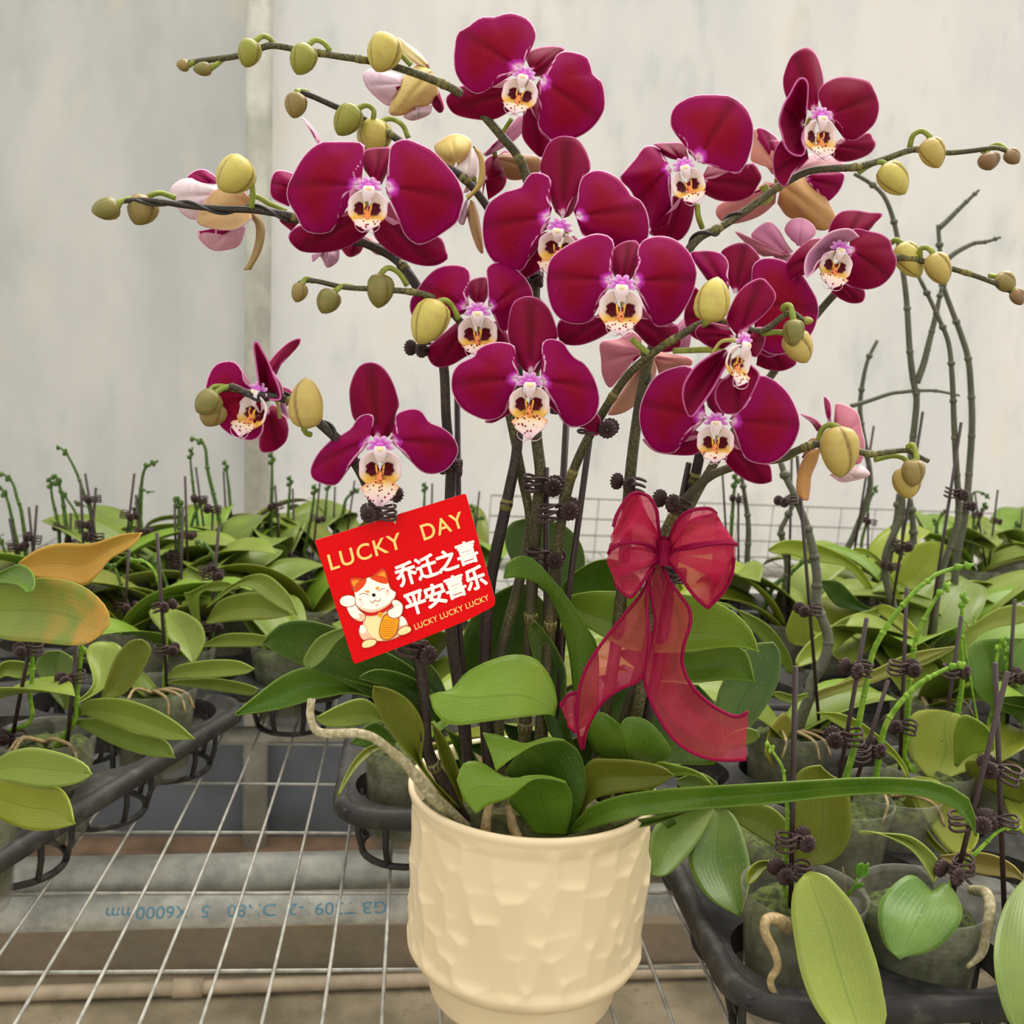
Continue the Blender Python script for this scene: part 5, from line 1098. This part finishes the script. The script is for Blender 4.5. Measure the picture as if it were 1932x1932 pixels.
for t in np.linspace(0, 1, 12):
    a = np.linspace(0, 2*math.pi, 20, endpoint=False); z = (t-.5)*.0135; r = .0046+.0016*abs(t-.5)*2
    g.append(np.stack([kc[0]+r*np.cos(a)*(1+.06*np.cos(9*a)), kc[1]+r*np.sin(a), np.full(20, kc[2])+z], 1))
b.grid(np.stack(g), closed=True); b.build('knot', M['cord'], bow, origin=tuple(kc))

# ------------------------------------------------------------------ young orchids around it
bp = bgplant
bp('young orchid at the left edge whose two leaves overhang the tray rim, lower one yellowing', (-.300, .690), [
   ('J', '-130 640 0 540 100 500 200 494 350 530 450 580 481 632', '-130 660 0 660 200 697 350 692 440 664 481 632', .64, .555, 'pale', .004),
   ('J', '-120 760 0 655 200 690 310 700 365 770 392 892', '-120 790 0 862 60 892 180 926 300 918 392 892', .64, .565, 'yel', .004)], grow=0, seed=1)
bp('young orchid at the left edge with large yellowing and orange leaves and a thin stake', (-.378, .812), [
   ('I', '-250 1200 -100 1060 230 1005 400 1010 550 1060 660 1150 716 1240 716 1310 660 1370', '-250 1260 0 1395 250 1422 450 1442 560 1436 640 1392 660 1370', .78, .72, '7f8f3c', .01, 0, .5, 1.0),
   ('I', '120 900 250 812 400 775 600 775 800 715 925 708', '120 960 230 1000 400 1022 545 1056 640 980 720 880 870 792 925 708', .85, .93, 'b58a38', .004, 0, .5, .5),
   ('I', '-150 1000 0 960 120 910 200 950 232 1020 220 1080 180 1106', '-150 1060 0 1040 100 1048 150 1075 180 1106', .78, .72, 'mid', .008),
   ('I', '-100 1900 -50 1700 0 1560 120 1540 260 1580', '-100 1950 0 1660 140 1660 260 1580', .80, .84, 'bg', .004)],
   spikes=[('I', '30 1180 90 1192 145 1265 185 1380 205 1480 212 1600 195 1760 165 1960', 4.6)], stakes=[('I', '268 1058 100 1935')], clips=[('I', 190, 1470, 1.6), ('J', 60, 440, 1.6)], grow=1, seed=2, roots=2)
bp('young orchid at left, long leaf over the tray rim, rear leaf standing up', (-.282, .800), [
   ('J', '400 330 405 300 432 255 520 235 650 240 800 290 920 360 1000 430 1016 448', '400 340 430 320 550 362 700 412 850 452 980 453 1016 448', .775, .70, 'bg', .006),
   ('J', '400 350 500 340 700 412 870 460 912 548', '400 372 500 432 600 482 750 532 912 548', .775, .715, 'bg2', .004),
   ('I', '660 1775 700 1640 760 1500 850 1410 925 1400', '660 1785 790 1770 880 1680 960 1550 985 1455 925 1400', .77, .79, 'olive', .006),
   ('I', '420 1860 330 1760 260 1650 232 1550 300 1480 400 1475', '430 1860 470 1750 495 1600 470 1520 400 1475', .78, .80, 'dusty', .006),
   ('I', '430 1850 600 1700 560 1500 600 1430 700 1420', '440 1860 680 1720 780 1560 790 1450 700 1420', .79, .86, 'bg', .006)],
   spikes=[('I', '535 1430 522 1560 510 1680 498 1800 485 1930', 5.5)], stakes=[('I', '500 1440 452 1935')], clips=[('I', 470, 1655, 1.6)], grow=0, seed=3, roots=3)
bp('young orchid behind the long left leaf, flat leaves and pale roots', (-.228, .918), [
   ('I', '1090 1650 1130 1590 1200 1560 1400 1533 1560 1543 1657 1592', '1090 1660 1200 1656 1400 1652 1600 1627 1657 1592', .87, .83, 'pale', .004),
   ('I', '1090 1680 1150 1665 1400 1655 1600 1690 1682 1722', '1090 1690 1300 1720 1450 1742 1640 1767 1682 1722', .87, .84, 'bg2', .004),
   ('I', '1250 1560 1100 1400 1000 1290 972 1210 1080 1195', '1265 1560 1330 1440 1335 1370 1300 1290 1200 1225 1080 1195', .90, .95, 'bg', .006)],
   spikes=[('I', '850 880 960 908 1030 1020 1058 1200 1080 1400 1075 1550 1065 1760', 4.0)], stakes=[('I', '1022 710 1090 1770')], clips=[('I', 1060, 1190, 1.6), ('I', 1080, 1470, 1.6)], grow=1, seed=4, roots=4)
bp('young orchid at left with a leaf curving down toward the gap and two dark clips', (-.235, 1.045), [
   ('I', '1350 1180 1480 1060 1550 1022 1620 985 1730 978 1830 1050 1910 1150 1935 1243', '1350 1200 1550 1060 1650 1082 1750 1152 1850 1212 1935 1243', 1.0, .92, 'bg', .005),
   ('I', '1340 1290 1430 1150 1600 1098 1720 1110 1850 1200 1905 1243', '1340 1300 1400 1297 1550 1282 1750 1272 1905 1243', 1.0, .94, '7f8c38', .006),
   ('I', '1310 1440 1450 1370 1600 1360 1745 1380', '1310 1450 1500 1452 1720 1442 1745 1380', 1.0, .96, 'pale', .003),
   ('I', '1330 1460 1200 1110 1230 1095 1420 1018 1595 1068', '1330 1470 1300 1120 1420 1092 1595 1068', 1.02, 1.0, 'bg', .003)],
   spikes=[('I', '1290 750 1310 780 1372 825 1410 950 1412 1130 1390 1300 1350 1520', 4.6)], stakes=[('I', '1425 660 1352 1530')], clips=[('I', 1385, 985, 1.6), ('I', 1378, 1320, 1.6), ('I', 1350, 945, 1.4)], grow=1, seed=5)
Fp = 'young orchids in the far left trays'
LF = [  # column of the pot, distance, spikes, stakes, clips, label tail
 (30, 1.22, [('I', '5 312 80 380 110 480 140 580 168 860', 4), ('I', '0 400 50 500 90 680 122 860', 4), ('I', '-5 730 40 850 75 920', 3.5)], [('I', '188 540 212 800'), ('I', '240 530 218 830'), ('I', '62 615 110 880')], [('I', 215, 745, 1.6), ('I', 112, 800, 1.7)], 'at the left edge, two arching green spikes behind the orange leaf'),
 (115, 1.25, [('I', '325 345 340 480 378 650 388 790', 3.6), ('I', '360 325 400 450 422 600 440 790', 4.6), ('I', '395 420 430 480 500 600 520 790', 3.4)], [('I', '462 580 455 790')], [('I', 390, 680, 1.4), ('I', 470, 765, 1.4)], 'with three knobbly spikes just above the orange leaf'),
 (165, 1.30, [('I', '370 140 432 192 500 320 545 450 585 560 605 760', 3.6)], [('I', '555 322 620 720'), ('I', '625 415 600 720'), ('I', '525 380 540 770')], [('I', 605, 490, 1.5), ('I', 545, 655, 1.6), ('I', 615, 735, 2.0)], 'whose single spike bends left with three stakes'),
 (262, 1.28, [('I', '1030 240 945 288 918 420 905 550 920 700', 4.2), ('I', '1005 440 950 445 925 465', 2.4), ('I', '905 500 865 600 850 760', 3)], [('I', '875 322 830 700'), ('I', '885 462 925 1000')], [('I', 835, 595, 1.7), ('I', 930, 705, 1.8)], 'with a tall spike forking right, behind the tip of the orange leaf'),
 (245, 1.08, [('I', '700 920 742 930 800 1080 850 1270 860 1410', 4.2)], [('I', '840 820 800 1440')], [('I', 815, 1190, 2.0)], 'with a short spike leaning left in the middle of the left plants'),
 (270, 1.12, [('I', '860 780 880 930 885 1050 865 1260', 4.2), ('I', '940 980 985 1080 1000 1180', 3.8)], [('I', '898 742 925 1400')], [('I', 925, 1055, 2.4)], 'bearing a cluster of dark clips in the middle of the left plants'),
 (330, 1.08, [('I', '1015 885 1070 1000 1112 1150 1132 1300 1120 1480', 3.6)], [('I', '1190 538 1165 1540')], [('I', 1160, 1250, 1.8), ('I', 1165, 1435, 2.0)], 'with a long stake and a short curved spike near the gap'),
 (338, 1.30, [('I', '1160 470 1168 600 1172 900 1180 1000', 5)], [('I', '1137 525 1150 1110'), ('I', '1205 340 1216 740')], [('I', 1130, 860, 1.7), ('I', 1135, 920, 1.8), ('I', 1215, 725, 1.6)], 'with one straight cut spike and stacked clips'),
 (375, 1.45, [('I', '1340 490 1280 560 1243 680 1230 830', 3.6), ('I', '1255 150 1240 230 1262 450 1290 690', 3.2)], [('I', '1275 280 1335 740')], [('I', 1300, 490, 1.8)], 'with a bent spike to the right of the stacked clips'),
 (410, 1.33, [('I', '1245 88 1330 140 1352 300 1400 500 1432 660 1438 850', 4.4)], [('I', '1385 560 1370 950')], [('I', 1385, 555, 1.8)], 'with the tallest dark green spike among the left plants'),
 (430, 1.50, [('I', '1465 235 1490 420 1500 600', 3.2)], [('I', '1455 310 1480 760')], [('I', 1475, 600, 1.6)], 'with a thin straight spike beside the upright round leaf'),
 (515, 1.42, [('I', '1770 180 1770 400 1762 650 1755 900', 3.8), ('I', '1800 560 1815 650 1800 800', 2.6)], [('I', '1790 400 1842 1040')], [('I', 1800, 535, 1.8), ('I', 1835, 855, 2.2)], 'whose spike rises right under the dark drooping sepal at left'),
 (545, 1.48, [('I', '1890 335 1882 500 1870 700 1872 900', 3.4)], [('I', '1905 420 1922 940')], [('I', 1905, 740, 1.8)], 'with a slim spike just left of the lower left flower'),
 (628, 1.50, [('G', '580 40 560 200 535 340 525 450', 3.6)], [('G', '605 30 560 500')], [('G', 590, 235, 1.6), ('G', 555, 545, 1.6)], 'just left of the red card, with a thick spike'),
 (672, 1.62, [('G', '655 20 640 150 645 300', 3.0), ('G', '825 65 755 120 735 200 690 320', 3.6)], [('G', '690 55 680 320'), ('G', '800 20 760 300')], [], 'with spikes showing just above the red card'),
 (815, 1.6, [('G', '1195 30 1190 150 1185 330', 3.2)], [('G', '1235 35 1230 300')], [], 'whose spike shows above the right part of the red card'),
 (895, 1.55, [('G', '1530 225 1480 250 1475 340', 3.2), ('G', '1455 150 1475 250', 3)], [('G', '1500 80 1480 260')], [], 'with a forked spike right of the red card'),
]
for i, (u, D, sp, stk, cl, lab) in enumerate(LF):
    p = free_col(u, D); bp('young orchid '+lab, (p[0], p[1]), (), (), sp, stk, cl, grow=4, seed=20+i, group=Fp, size=1.15)
bp('young orchid with an upright round olive leaf near the pole', tuple(free_col(455, 1.62)[:2]), [
   ('I', '1420 930 1430 760 1440 650 1520 590 1620 582 1702 600', '1440 960 1560 790 1640 740 1700 660 1702 600', 1.62, 1.6, 'olive', .006), ('I', '1430 860 1500 780 1580 762 1660 800', '1430 910 1550 880 1660 800', 1.60, 1.55, 'bg', .004), ('I', '1400 960 1500 900 1600 885 1660 910', '1400 1000 1520 970 1660 910', 1.58, 1.5, 'pale', .004)], grow=2, seed=41)
bp('young orchid in the far left tray, its pot showing dark behind the drooping left leaf', (-.128, 1.066), grow=3, seed=46, az0=2.2)
bp('young orchid left of the red card, broad leaves behind the drooping left leaf', (-.125, 1.22), grow=4, seed=47, size=1.1)
bp('young orchid behind the lower left corner of the red card', (-.20, 1.19), grow=4, seed=48, size=1.1)
# behind the big pot and in the middle
bp('young orchid directly behind the cream pot, leaves showing through the gap at its left', (.004, .794), [
   ('G', '1000 1420 920 1290 840 1245 720 1280 585 1352', '1000 1430 940 1370 800 1402 640 1398 585 1352', .80, .74, 'pale', .004),
   ('G', '1050 1560 980 1500 870 1520 780 1620 705 1790', '1050 1570 960 1520 850 1590 760 1700 705 1790', .79, .72, 'olive', .002),
   ('G', '1030 1480 940 1380 860 1400 780 1495', '1030 1510 900 1520 780 1495', .79, .75, 'deep', .002)], grow=1, seed=42, roots=2)
for i, (x, y, sd, lab) in enumerate([(.004, .990, 43, 'young orchid two pots behind the cream pot'), (.10, .892, 44, 'young orchid hidden behind the leaves, left of the bow tails'), (.102, 1.088, 45, 'young orchid deep behind the central stems')]):
    bp(lab, (x, y), grow=4, seed=sd, stakes=[('S', f'{790+70*i} {1120-40*i} {792+70*i} {1300-30*i}')], clips=[('S', 822+30*i, 1200+20*i, 1.5)] if i == 0 else ())
# right foreground
bp('young orchid in the right foreground with a long leaf hanging past the tray edge', (.246, .5635), [
   ('L', '700 1090 650 1150 630 1230 628 1330 650 1480 680 1640 740 1800 830 1935 1000 2090', '730 1075 800 1082 900 1170 1000 1300 1060 1450 1110 1600 1140 1750 1155 1932 1000 2090', .560, .485, '7d8a3a', .004, 0, .5, 0, .520),
   ('L', '690 1040 640 1010 640 800 640 640 655 530 720 488 790 478', '720 1045 830 1032 920 960 962 850 955 660 900 570 820 510 790 478', .60, .60, 'olive', .008),
   ('L', '600 1060 500 1022 430 1030 380 1090 385 1150', '600 1080 500 1050 430 1120 385 1150', .60, .57, 'olive', .003)],
   spikes=[('L', '490 345 520 400 575 490 590 580 602 700 604 850 598 1000 585 1130 600 1200', 4.4)], stakes=[('M', '650 1210 625 2460')], clips=[('L', 640, 905, 1.75), ('L', 632, 1075, 1.8)], grow=0, seed=50)
b = MB(); p = [P(*px('L', s)[0], d) for s, d in (('640 1420', .56), ('560 1350', .548), ('490 1345', .542), ('480 1420', .538), ('530 1520', .536), ('550 1610', .534), ('510 1690', .533), ('540 1780', .532), ('575 1850', .531), ('615 1932', .53))]
b.tube(p, [.0035, .0042, .003, .0026, .0022, .002, .0016], 10, n=70); b.build('root', M['root_tan'], sc.objects['young_orchid'] if False else [o for o in sc.objects if o.get('label', '').startswith('young orchid in the right foreground')][0], origin=tuple(p[0]))
bp('young orchid in the right foreground with a heart-shaped pale leaf facing forward', (.319, .5575), [
   ('L', '1430 1150 1320 980 1200 900 1080 860 1000 855', '1430 1140 1467 1060 1450 1010 1400 950 1320 890 1230 864 1000 855', .575, .60, '8c9a48', .006)],
   [('L', [(1418, 1178, 1420, 1180, 1424, 1178, .575), (1290, 1095, 1408, 1200, 1500, 1140, .565, .004), (1140, 1215, 1370, 1280, 1583, 1270, .552, .006), (1112, 1340, 1320, 1380, 1560, 1390, .540, .006), (1150, 1490, 1270, 1490, 1430, 1515, .531, .004), (1228, 1563, 1229, 1564, 1234, 1563, .526)], '567634', .5)],
   spikes=[('L', '1915 830 1800 845 1690 945 1600 1040 1520 1150', 4.6)], stakes=[('M', '1840 1240 1570 2330')], clips=[('L', 1625, 795, 1.8), ('L', 1560, 1060, 1.8)], grow=0, seed=51)
bp('young orchid at the right edge with a big light leaf cut by the frame', (.430, .560), [
   ('L', '1960 1090 1860 1200 1800 1330 1770 1470 1770 1620 1800 1780 1860 1935 1980 2080', '1990 1090 2080 1250 2140 1450 2150 1650 2100 1850 1980 2080', .60, .50, '66783a', .008, 0, .5, 0, .525),
   ('L', '1930 1110 1850 1030 1700 975 1460 990', '1920 1130 1880 1112 1700 1092 1550 1052 1460 990', .62, .66, '958444', .003)],
   stakes=[('M', '1770 1190 1815 2400')], clips=[('L', 1800, 515, 1.8), ('L', 1800, 800, 1.6)], grow=0, seed=52, roots=3)
b = MB(); p = [P(*px('L', s)[0], d) for s, d in (('1640 1180', .60), ('1720 1200', .575), ('1740 1290', .565), ('1720 1420', .56), ('1690 1540', .555), ('1610 1615', .55))]
b.tube(p, [.003, .0034, .0034, .0034, .0028, .0012], 10, n=40); b.build('root', M['root'], [o for o in sc.objects if o.get('label', '').startswith('young orchid at the right edge with a big')][0], origin=tuple(p[0]))
bp('young orchid right behind the cream pot, three leaves drooping over the tray corner', (.243, .655), [
   ('L', '200 710 60 960 70 1080 120 1170 200 1250 337 1322', '220 705 290 745 350 850 395 1050 380 1200 337 1322', .665, .585, '46601e', .006),
   ('K', '1800 430 1640 470 1500 560 1490 770', '1800 450 1770 520 1720 610 1650 700 1560 778 1490 770', .66, .60, 'dusty', .006),
   ('L', '190 700 280 705 480 704 590 780 640 900', '190 715 300 790 420 870 590 965 640 900', .665, .63, 'bg', .003),
   ('L', '150 700 60 640 0 600 -20 560', '170 690 220 610 190 560 100 520 -20 560', .67, .68, 'dusty', .004)], grow=0, seed=53)
bp('young orchid beyond the ribbon end, pale drooping striped leaf and thick exposed roots', (.338, .84), [
   ('L', '640 300 600 190 540 230 500 300 480 420', '650 310 640 350 600 420 540 500 480 420', .865, .83, '8f8c38', .004, 0, .5, .3),
   ('L', '680 140 780 60 900 20 1100 -60 1300 -150 1560 -190', '680 150 800 110 1000 40 1200 -30 1400 -120 1560 -190', .87, .90, '8c8a42', .003),
   ('M', '600 1240 560 1180 400 1000 300 880 200 850', '640 1260 620 1150 520 1000 400 920 200 850', .87, .80, '758b38', .003),
   ('M', '720 1380 640 1420 560 1400 510 1360', '720 1360 640 1370 560 1350 510 1360', .86, .84, 'bg', .002)],
   spikes=[('M', '565 60 600 160 650 260 730 480 770 700 768 850 800 940 835 1060 810 1180 740 1300 725 1390', 8.2, 'stem_grey', .05)], stakes=[('M', '660 30 680 300 785 1560'.replace('680 300 ', ''))], clips=[('M', 730, 895, 1.7), ('M', 605, 280, 1.4)], grow=3, seed=54, roots=5)
bp('young orchid in mid right with a bright spike arching right over a stake', (.375, .714), [
   ('L', '1270 560 1350 545 1450 570 1560 660 1650 760 1682 880 1640 965', '1260 570 1330 700 1420 850 1530 977 1640 965', .745, .69, '91983a', .004),
   ('L', '1270 560 1200 440 1020 335 900 265 770 185', '1285 550 1290 520 1220 410 1120 315 1000 228 880 185 770 185', .76, .80, '85942d', .003),
   ('L', '1240 700 1300 650 1350 760 1420 880 1510 975', '1240 720 1290 800 1380 900 1450 970 1510 975', .74, .70, 'olive', .002)],
   spikes=[('M', '1605 1195 1520 1215 1425 1260 1340 1310 1255 1395 1190 1480 1150 1560 1120 1700 1095 1900 1060 1990 1010 2120 960 2230', 6.2)], stakes=[('M', '1170 1290 945 2000')], clips=[('L', 1050, 400, 2.0), ('L', 945, 960, 1.4)], grow=0, seed=55, roots=3)
bp('young orchid in mid right with a leaning spike and paired clips left of centre', (.325, .695), (), (), [('M', '1650 640 1560 655 1450 690 1390 735 1330 780 1210 920 1130 1040 1080 1150 1050 1300 1020 1450 985 1650 930 1850', 6.0)], [('M', '1050 940 930 1640')], [('M', 1000, 1225, 1.9), ('L', 930, 325, 2.0)], grow=0, seed=56)
bp('young orchid in mid right with the straight bright spike behind the light leaf', (.425, .76), [
   ('L', '1400 560 1290 430 1280 330 1300 200 1400 168 1520 180', '1500 560 1690 480 1702 420 1650 300 1600 220 1520 180', .79, .82, '848d2d', .004),
   ('L', '1540 480 1540 300 1580 200 1640 210 1720 260 1760 330', '1560 490 1640 420 1760 400 1760 330', .79, .77, '758d2b', .004)],
   spikes=[('M', '1520 740 1470 790 1425 850 1340 1020 1300 1200 1285 1400 1270 1640 1260 1720', 5.4)], stakes=[('M', '1275 770 1240 1690')], clips=[('M', 1255, 1220, 1.9), ('M', 1245, 1545, 1.9)], grow=0, seed=57)
bp('young orchid in mid right with small pink-green buds on an upright spike', (.50, .78), [
   ('L', '1640 560 1600 470 1680 450 1800 470 1935 560', '1640 580 1700 600 1800 650 1935 690 1935 560', .80, .72, '899437', .004),
   ('L', '1830 640 1900 650 2000 750 2050 900', '1810 650 1850 760 1935 880 2050 900', .80, .70, '899437', .004)],
   spikes=[('M', '1600 790 1585 900 1580 1080 1585 1300 1560 1480 1535 1640 1500 1800', 5.2), ('M', '1660 900 1655 940 1620 985 1588 1000', 2.2)], stakes=[('M', '1580 930 1460 1760')], clips=[('M', 1540, 1235, 1.9), ('L', 1460, 355, 1.9)], grow=0, seed=58, roots=2)
bp('young orchid near the right edge with paired yellow-green spikes', (.59, .83), [
   ('M', '1900 1500 1700 1400 1620 1250 1608 1110 1700 1058 1935 1050', '1920 1560 1950 1420 1980 1200 1935 1050', .86, .90, '537225', .006)],
   spikes=[('M', '1830 1040 1790 1110 1775 1200 1770 1400 1755 1600', 5.2), ('M', '1840 1100 1830 1300 1820 1640', 4.6)], stakes=[('M', '1880 835 1845 1400')], clips=[('M', 1860, 1275, 1.9), ('L', 1830, 290, 1.7)], grow=3, seed=59)
b = MB(); q = P(*px('M', '1925 930')[0], .86)
bp('young orchid beneath the dark right leaf with curled dry roots', (.515, .932), [
   ('M', '1560 1090 1480 1130 1300 1190 1050 1240 900 1300 780 1370', '1560 1100 1400 1190 1200 1262 1000 1332 780 1370', .96, .90, '84853c', .003),
   ('M', '1600 1400 1560 1060 1680 950 1780 888 1880 864 1960 885', '1620 1420 1640 1100 1750 1002 1940 962 1960 885', .98, 1.0, '85913a', .003)], grow=3, seed=60, roots=5)
# tall old spikes at the right
TL = 'tall leafless grey-green flower spikes at the right'
bp('tall bare-spiked orchid at right, its two long spikes crossing near the top', tuple(free_col(1745, 1.16)[:2]), (), (),
   [('C', '980 975 1060 1020 1140 1090 1190 1200 1225 1350 1270 1650 1290 1950 1310 2130 1330 2240 1310 2450 1290 2600 1250 2750 1240 2900 1150 3200', 5.2, 'stem_grey'),
    ('F', '1470 330 1440 480 1400 640 1370 760 1330 870', 4.6, 'stem_grey'), ('F', '1570 940 1450 915 1350 912 1250 920 1180 930 1060 970 960 1000', 3.2, 'stem_grey')],
   [('F', '1365 1030 1180 2200')], [('F', 1250, 1780, 1.8), ('M', 1190, 650, 1.6)], grow=4, seed=61, group=TL, size=1.3)
bp('tall bare-spiked orchid at right, its pale spike bending left behind the yellow buds', tuple(free_col(1775, 1.10)[:2]), (), (),
   [('F', '1340 270 1400 390 1460 520 1510 650 1530 850 1540 1100 1550 1300 1565 1600 1530 1750 1480 1900 1440 2100 1420 2300 1400 2400', 5.2, 'stem_grey')], [('F', '1580 1090 1540 1350')], [('F', 1545, 1490, 1.9)], grow=4, seed=62, group=TL, size=1.3)
bp('tall bare-spiked orchid at right, spike ending in two bare twigs above the buds', tuple(free_col(1800, 1.13)[:2]), (), (),
   [('C', '1450 1260 1460 1400 1470 1560 1490 1640 1580 1880 1620 2020 1635 2200 1640 2400 1620 2700 1600 2900 1560 3100 1530 3400 1510 3560', 5.4, 'stem_grey'),
    ('C', '1680 1065 1590 1150 1500 1240 1455 1280', 3.6, 'stem_grey'), ('C', '1800 1330 1720 1355 1650 1365 1560 1410 1500 1455', 3.6, 'stem_grey')], (), [('F', 1600, 1560, 1.9), ('M', 1500, 800, 1.6)], grow=4, seed=63, group=TL, size=1.3)
RF = [
 (1325, 1.35, [('M', '345 120 385 400 380 600 368 800', 5, 'stem_grey'), ('M', '320 120 300 300 285 600 300 760', 4.4)], [('M', '240 110 262 480'), ('M', '330 240 330 780')], [('M', 335, 275, 1.7)], 'just right of the bow, with a grey and a green spike'),
 (1478, 1.25, [('M', '640 300 590 400 570 460 605 640 590 800 575 960 555 1090', 6, 'stem_grey'), ('M', '735 600 690 630 620 690 530 760 480 870 420 1000', 5)], [('M', '630 20 610 960')], [('M', 600, 890, 1.7)], 'with a kinked grey spike right of the bow'),
 (1625, 1.42, [('F', '1110 630 1050 760 1015 960 1020 1100 1070 1400 1040 1560 980 1720 930 1860', 4.8, 'stem_grey')], [('F', '1090 1110 1020 1560')], [('M', 970, 600, 1.6)], 'whose blade-like spike stands beside the lowest right flower'),
 (1640, 1.55, [('M', '1110 195 1065 290 1050 400 1020 540', 3.2)], [('M', '1060 350 1055 620')], [('M', 1070, 400, 1.6)], 'with a short green spike under the lowest right flower'),
 (1700, 1.30, [('M', '1230 240 1215 400 1180 560 1150 720 1090 870', 6.6, 'stem_grey'), ('M', '1295 270 1312 480 1290 660 1240 830', 6.6, 'stem_grey')], [('M', '1262 200 1235 780')], [('M', 1255, 565, 1.8), ('M', 1180, 655, 1.5)], 'with two thick grey spikes below the drooping right buds'),
 (1785, 1.75, [('M', '1500 330 1450 400 1440 520', 3.2), ('M', '1430 380 1445 450', 3)], [('M', '1508 280 1470 520')], [('M', 1480, 490, 1.5)], 'far right with a small knobbly spike, near the film'),
 (1840, 1.70, [('M', '1740 270 1690 235 1640 250 1650 400 1630 600', 3.0), ('M', '1720 290 1670 420 1640 560 1640 700', 3.6)], [('M', '1655 230 1710 600'), ('M', '1785 220 1735 640')], [('M', 1770, 395, 1.7), ('M', 1665, 360, 1.5)], 'far right with a spike hooked over at the top'),
 (1888, 1.75, [('M', '1790 540 1790 700 1780 860', 3.6)], [('M', '1822 495 1800 850')], [('M', 1800, 865, 1.5)], 'far right with a short straight spike'),
 (1915, 1.80, [('M', '1895 395 1880 500 1860 720', 3.2)], [('M', '1922 330 1890 720')], [('M', 1900, 620, 1.7)], 'at the far right edge with a thin green spike'),
]
for i, (u, D, sp, stk, cl, lab) in enumerate(RF):
    p = free_col(u, D); bp('young orchid '+lab, (p[0], p[1]), (), (), sp, stk, cl, grow=4, seed=80+i, group='young orchids in the far right trays', size=1.2, cols=('bright', 'pale', 'bg', '8b982f'))
bp('young orchid behind the big bow whose light broad leaves stand against the film', tuple(free_col(1590, 1.22)[:2]), [
   ('M', '1100 800 1050 712 1000 650 900 580 780 528 650 503 560 513 498 560', '1100 830 950 660 900 640 760 622 600 578 530 582 498 560', 1.25, 1.15, '919f32', .006),
   ('M', '1150 850 1150 760 1220 650 1320 530 1430 508', '1160 860 1290 785 1400 765 1500 640 1502 535 1430 508', 1.25, 1.28, '8f9d30', .006),
   ('M', '1215 850 1180 740 1130 650 1080 600 1000 575 980 545', '1250 835 1195 720 1130 615 1050 552 980 545', 1.2, 1.15, '8d9f32', .002),
   ('M', '700 1100 620 1080 598 1000 640 890 690 870', '710 1100 760 1060 792 1000 740 900 690 870', 1.1, 1.1, '8b9838', .004),
   ('M', '1160 870 950 930 830 1000 720 1080 650 1180 660 1215', '1160 880 1140 905 1080 970 950 1052 820 1162 660 1215', 1.1, .98, '7a8930', .006),
   ('M', '1080 880 1150 863 1230 900 1330 1000 1412 1145', '1080 890 1140 930 1250 1012 1330 1092 1412 1145', 1.1, 1.0, '8f9a38', .003),
   ('M', '1130 900 1020 860 900 740 780 730', '1130 920 960 890 870 860 780 730', 1.15, 1.1, 'dark', .003)], grow=2, seed=95)

# ------------------------------------------------------------------ a weed between the front pots
q0 = P(*px('L', '930 1230')[0], .585); b = MB(); pts = [q0, P(*px('L', '965 1180')[0], .58), P(*px('L', '1000 1110')[0], .578)]
b.tube(pts, [.0009, .0007, .0005], 6, n=12); wd = b.build('weed_seedling', M['stem_young'], origin=tuple(q0)); tag(wd, 'tiny bright green weed seedling between the two front clear pots', 'weed')
for L_, R_ in (('1000 1110 985 1070 1000 1035 1030 1030', '1000 1110 1015 1085 1030 1055 1030 1030'), ('1000 1115 1020 1060 1045 1035 1062 1030', '1000 1115 1050 1100 1060 1070 1062 1030'), ('965 1180 985 1150 1010 1140 1035 1145', '965 1180 1000 1175 1025 1165 1035 1145')):
    leafE(wd, 'L', L_, R_, .578, .572, '5f9a30', .001)
b = MB(); b.tube([q0, P(*px('L', '925 1130')[0], .58), P(*px('L', '915 1050')[0], .578)], [.0006, .0003], 5, n=10); b.build('dry_stalk', M['root_tan'], wd, origin=tuple(q0))
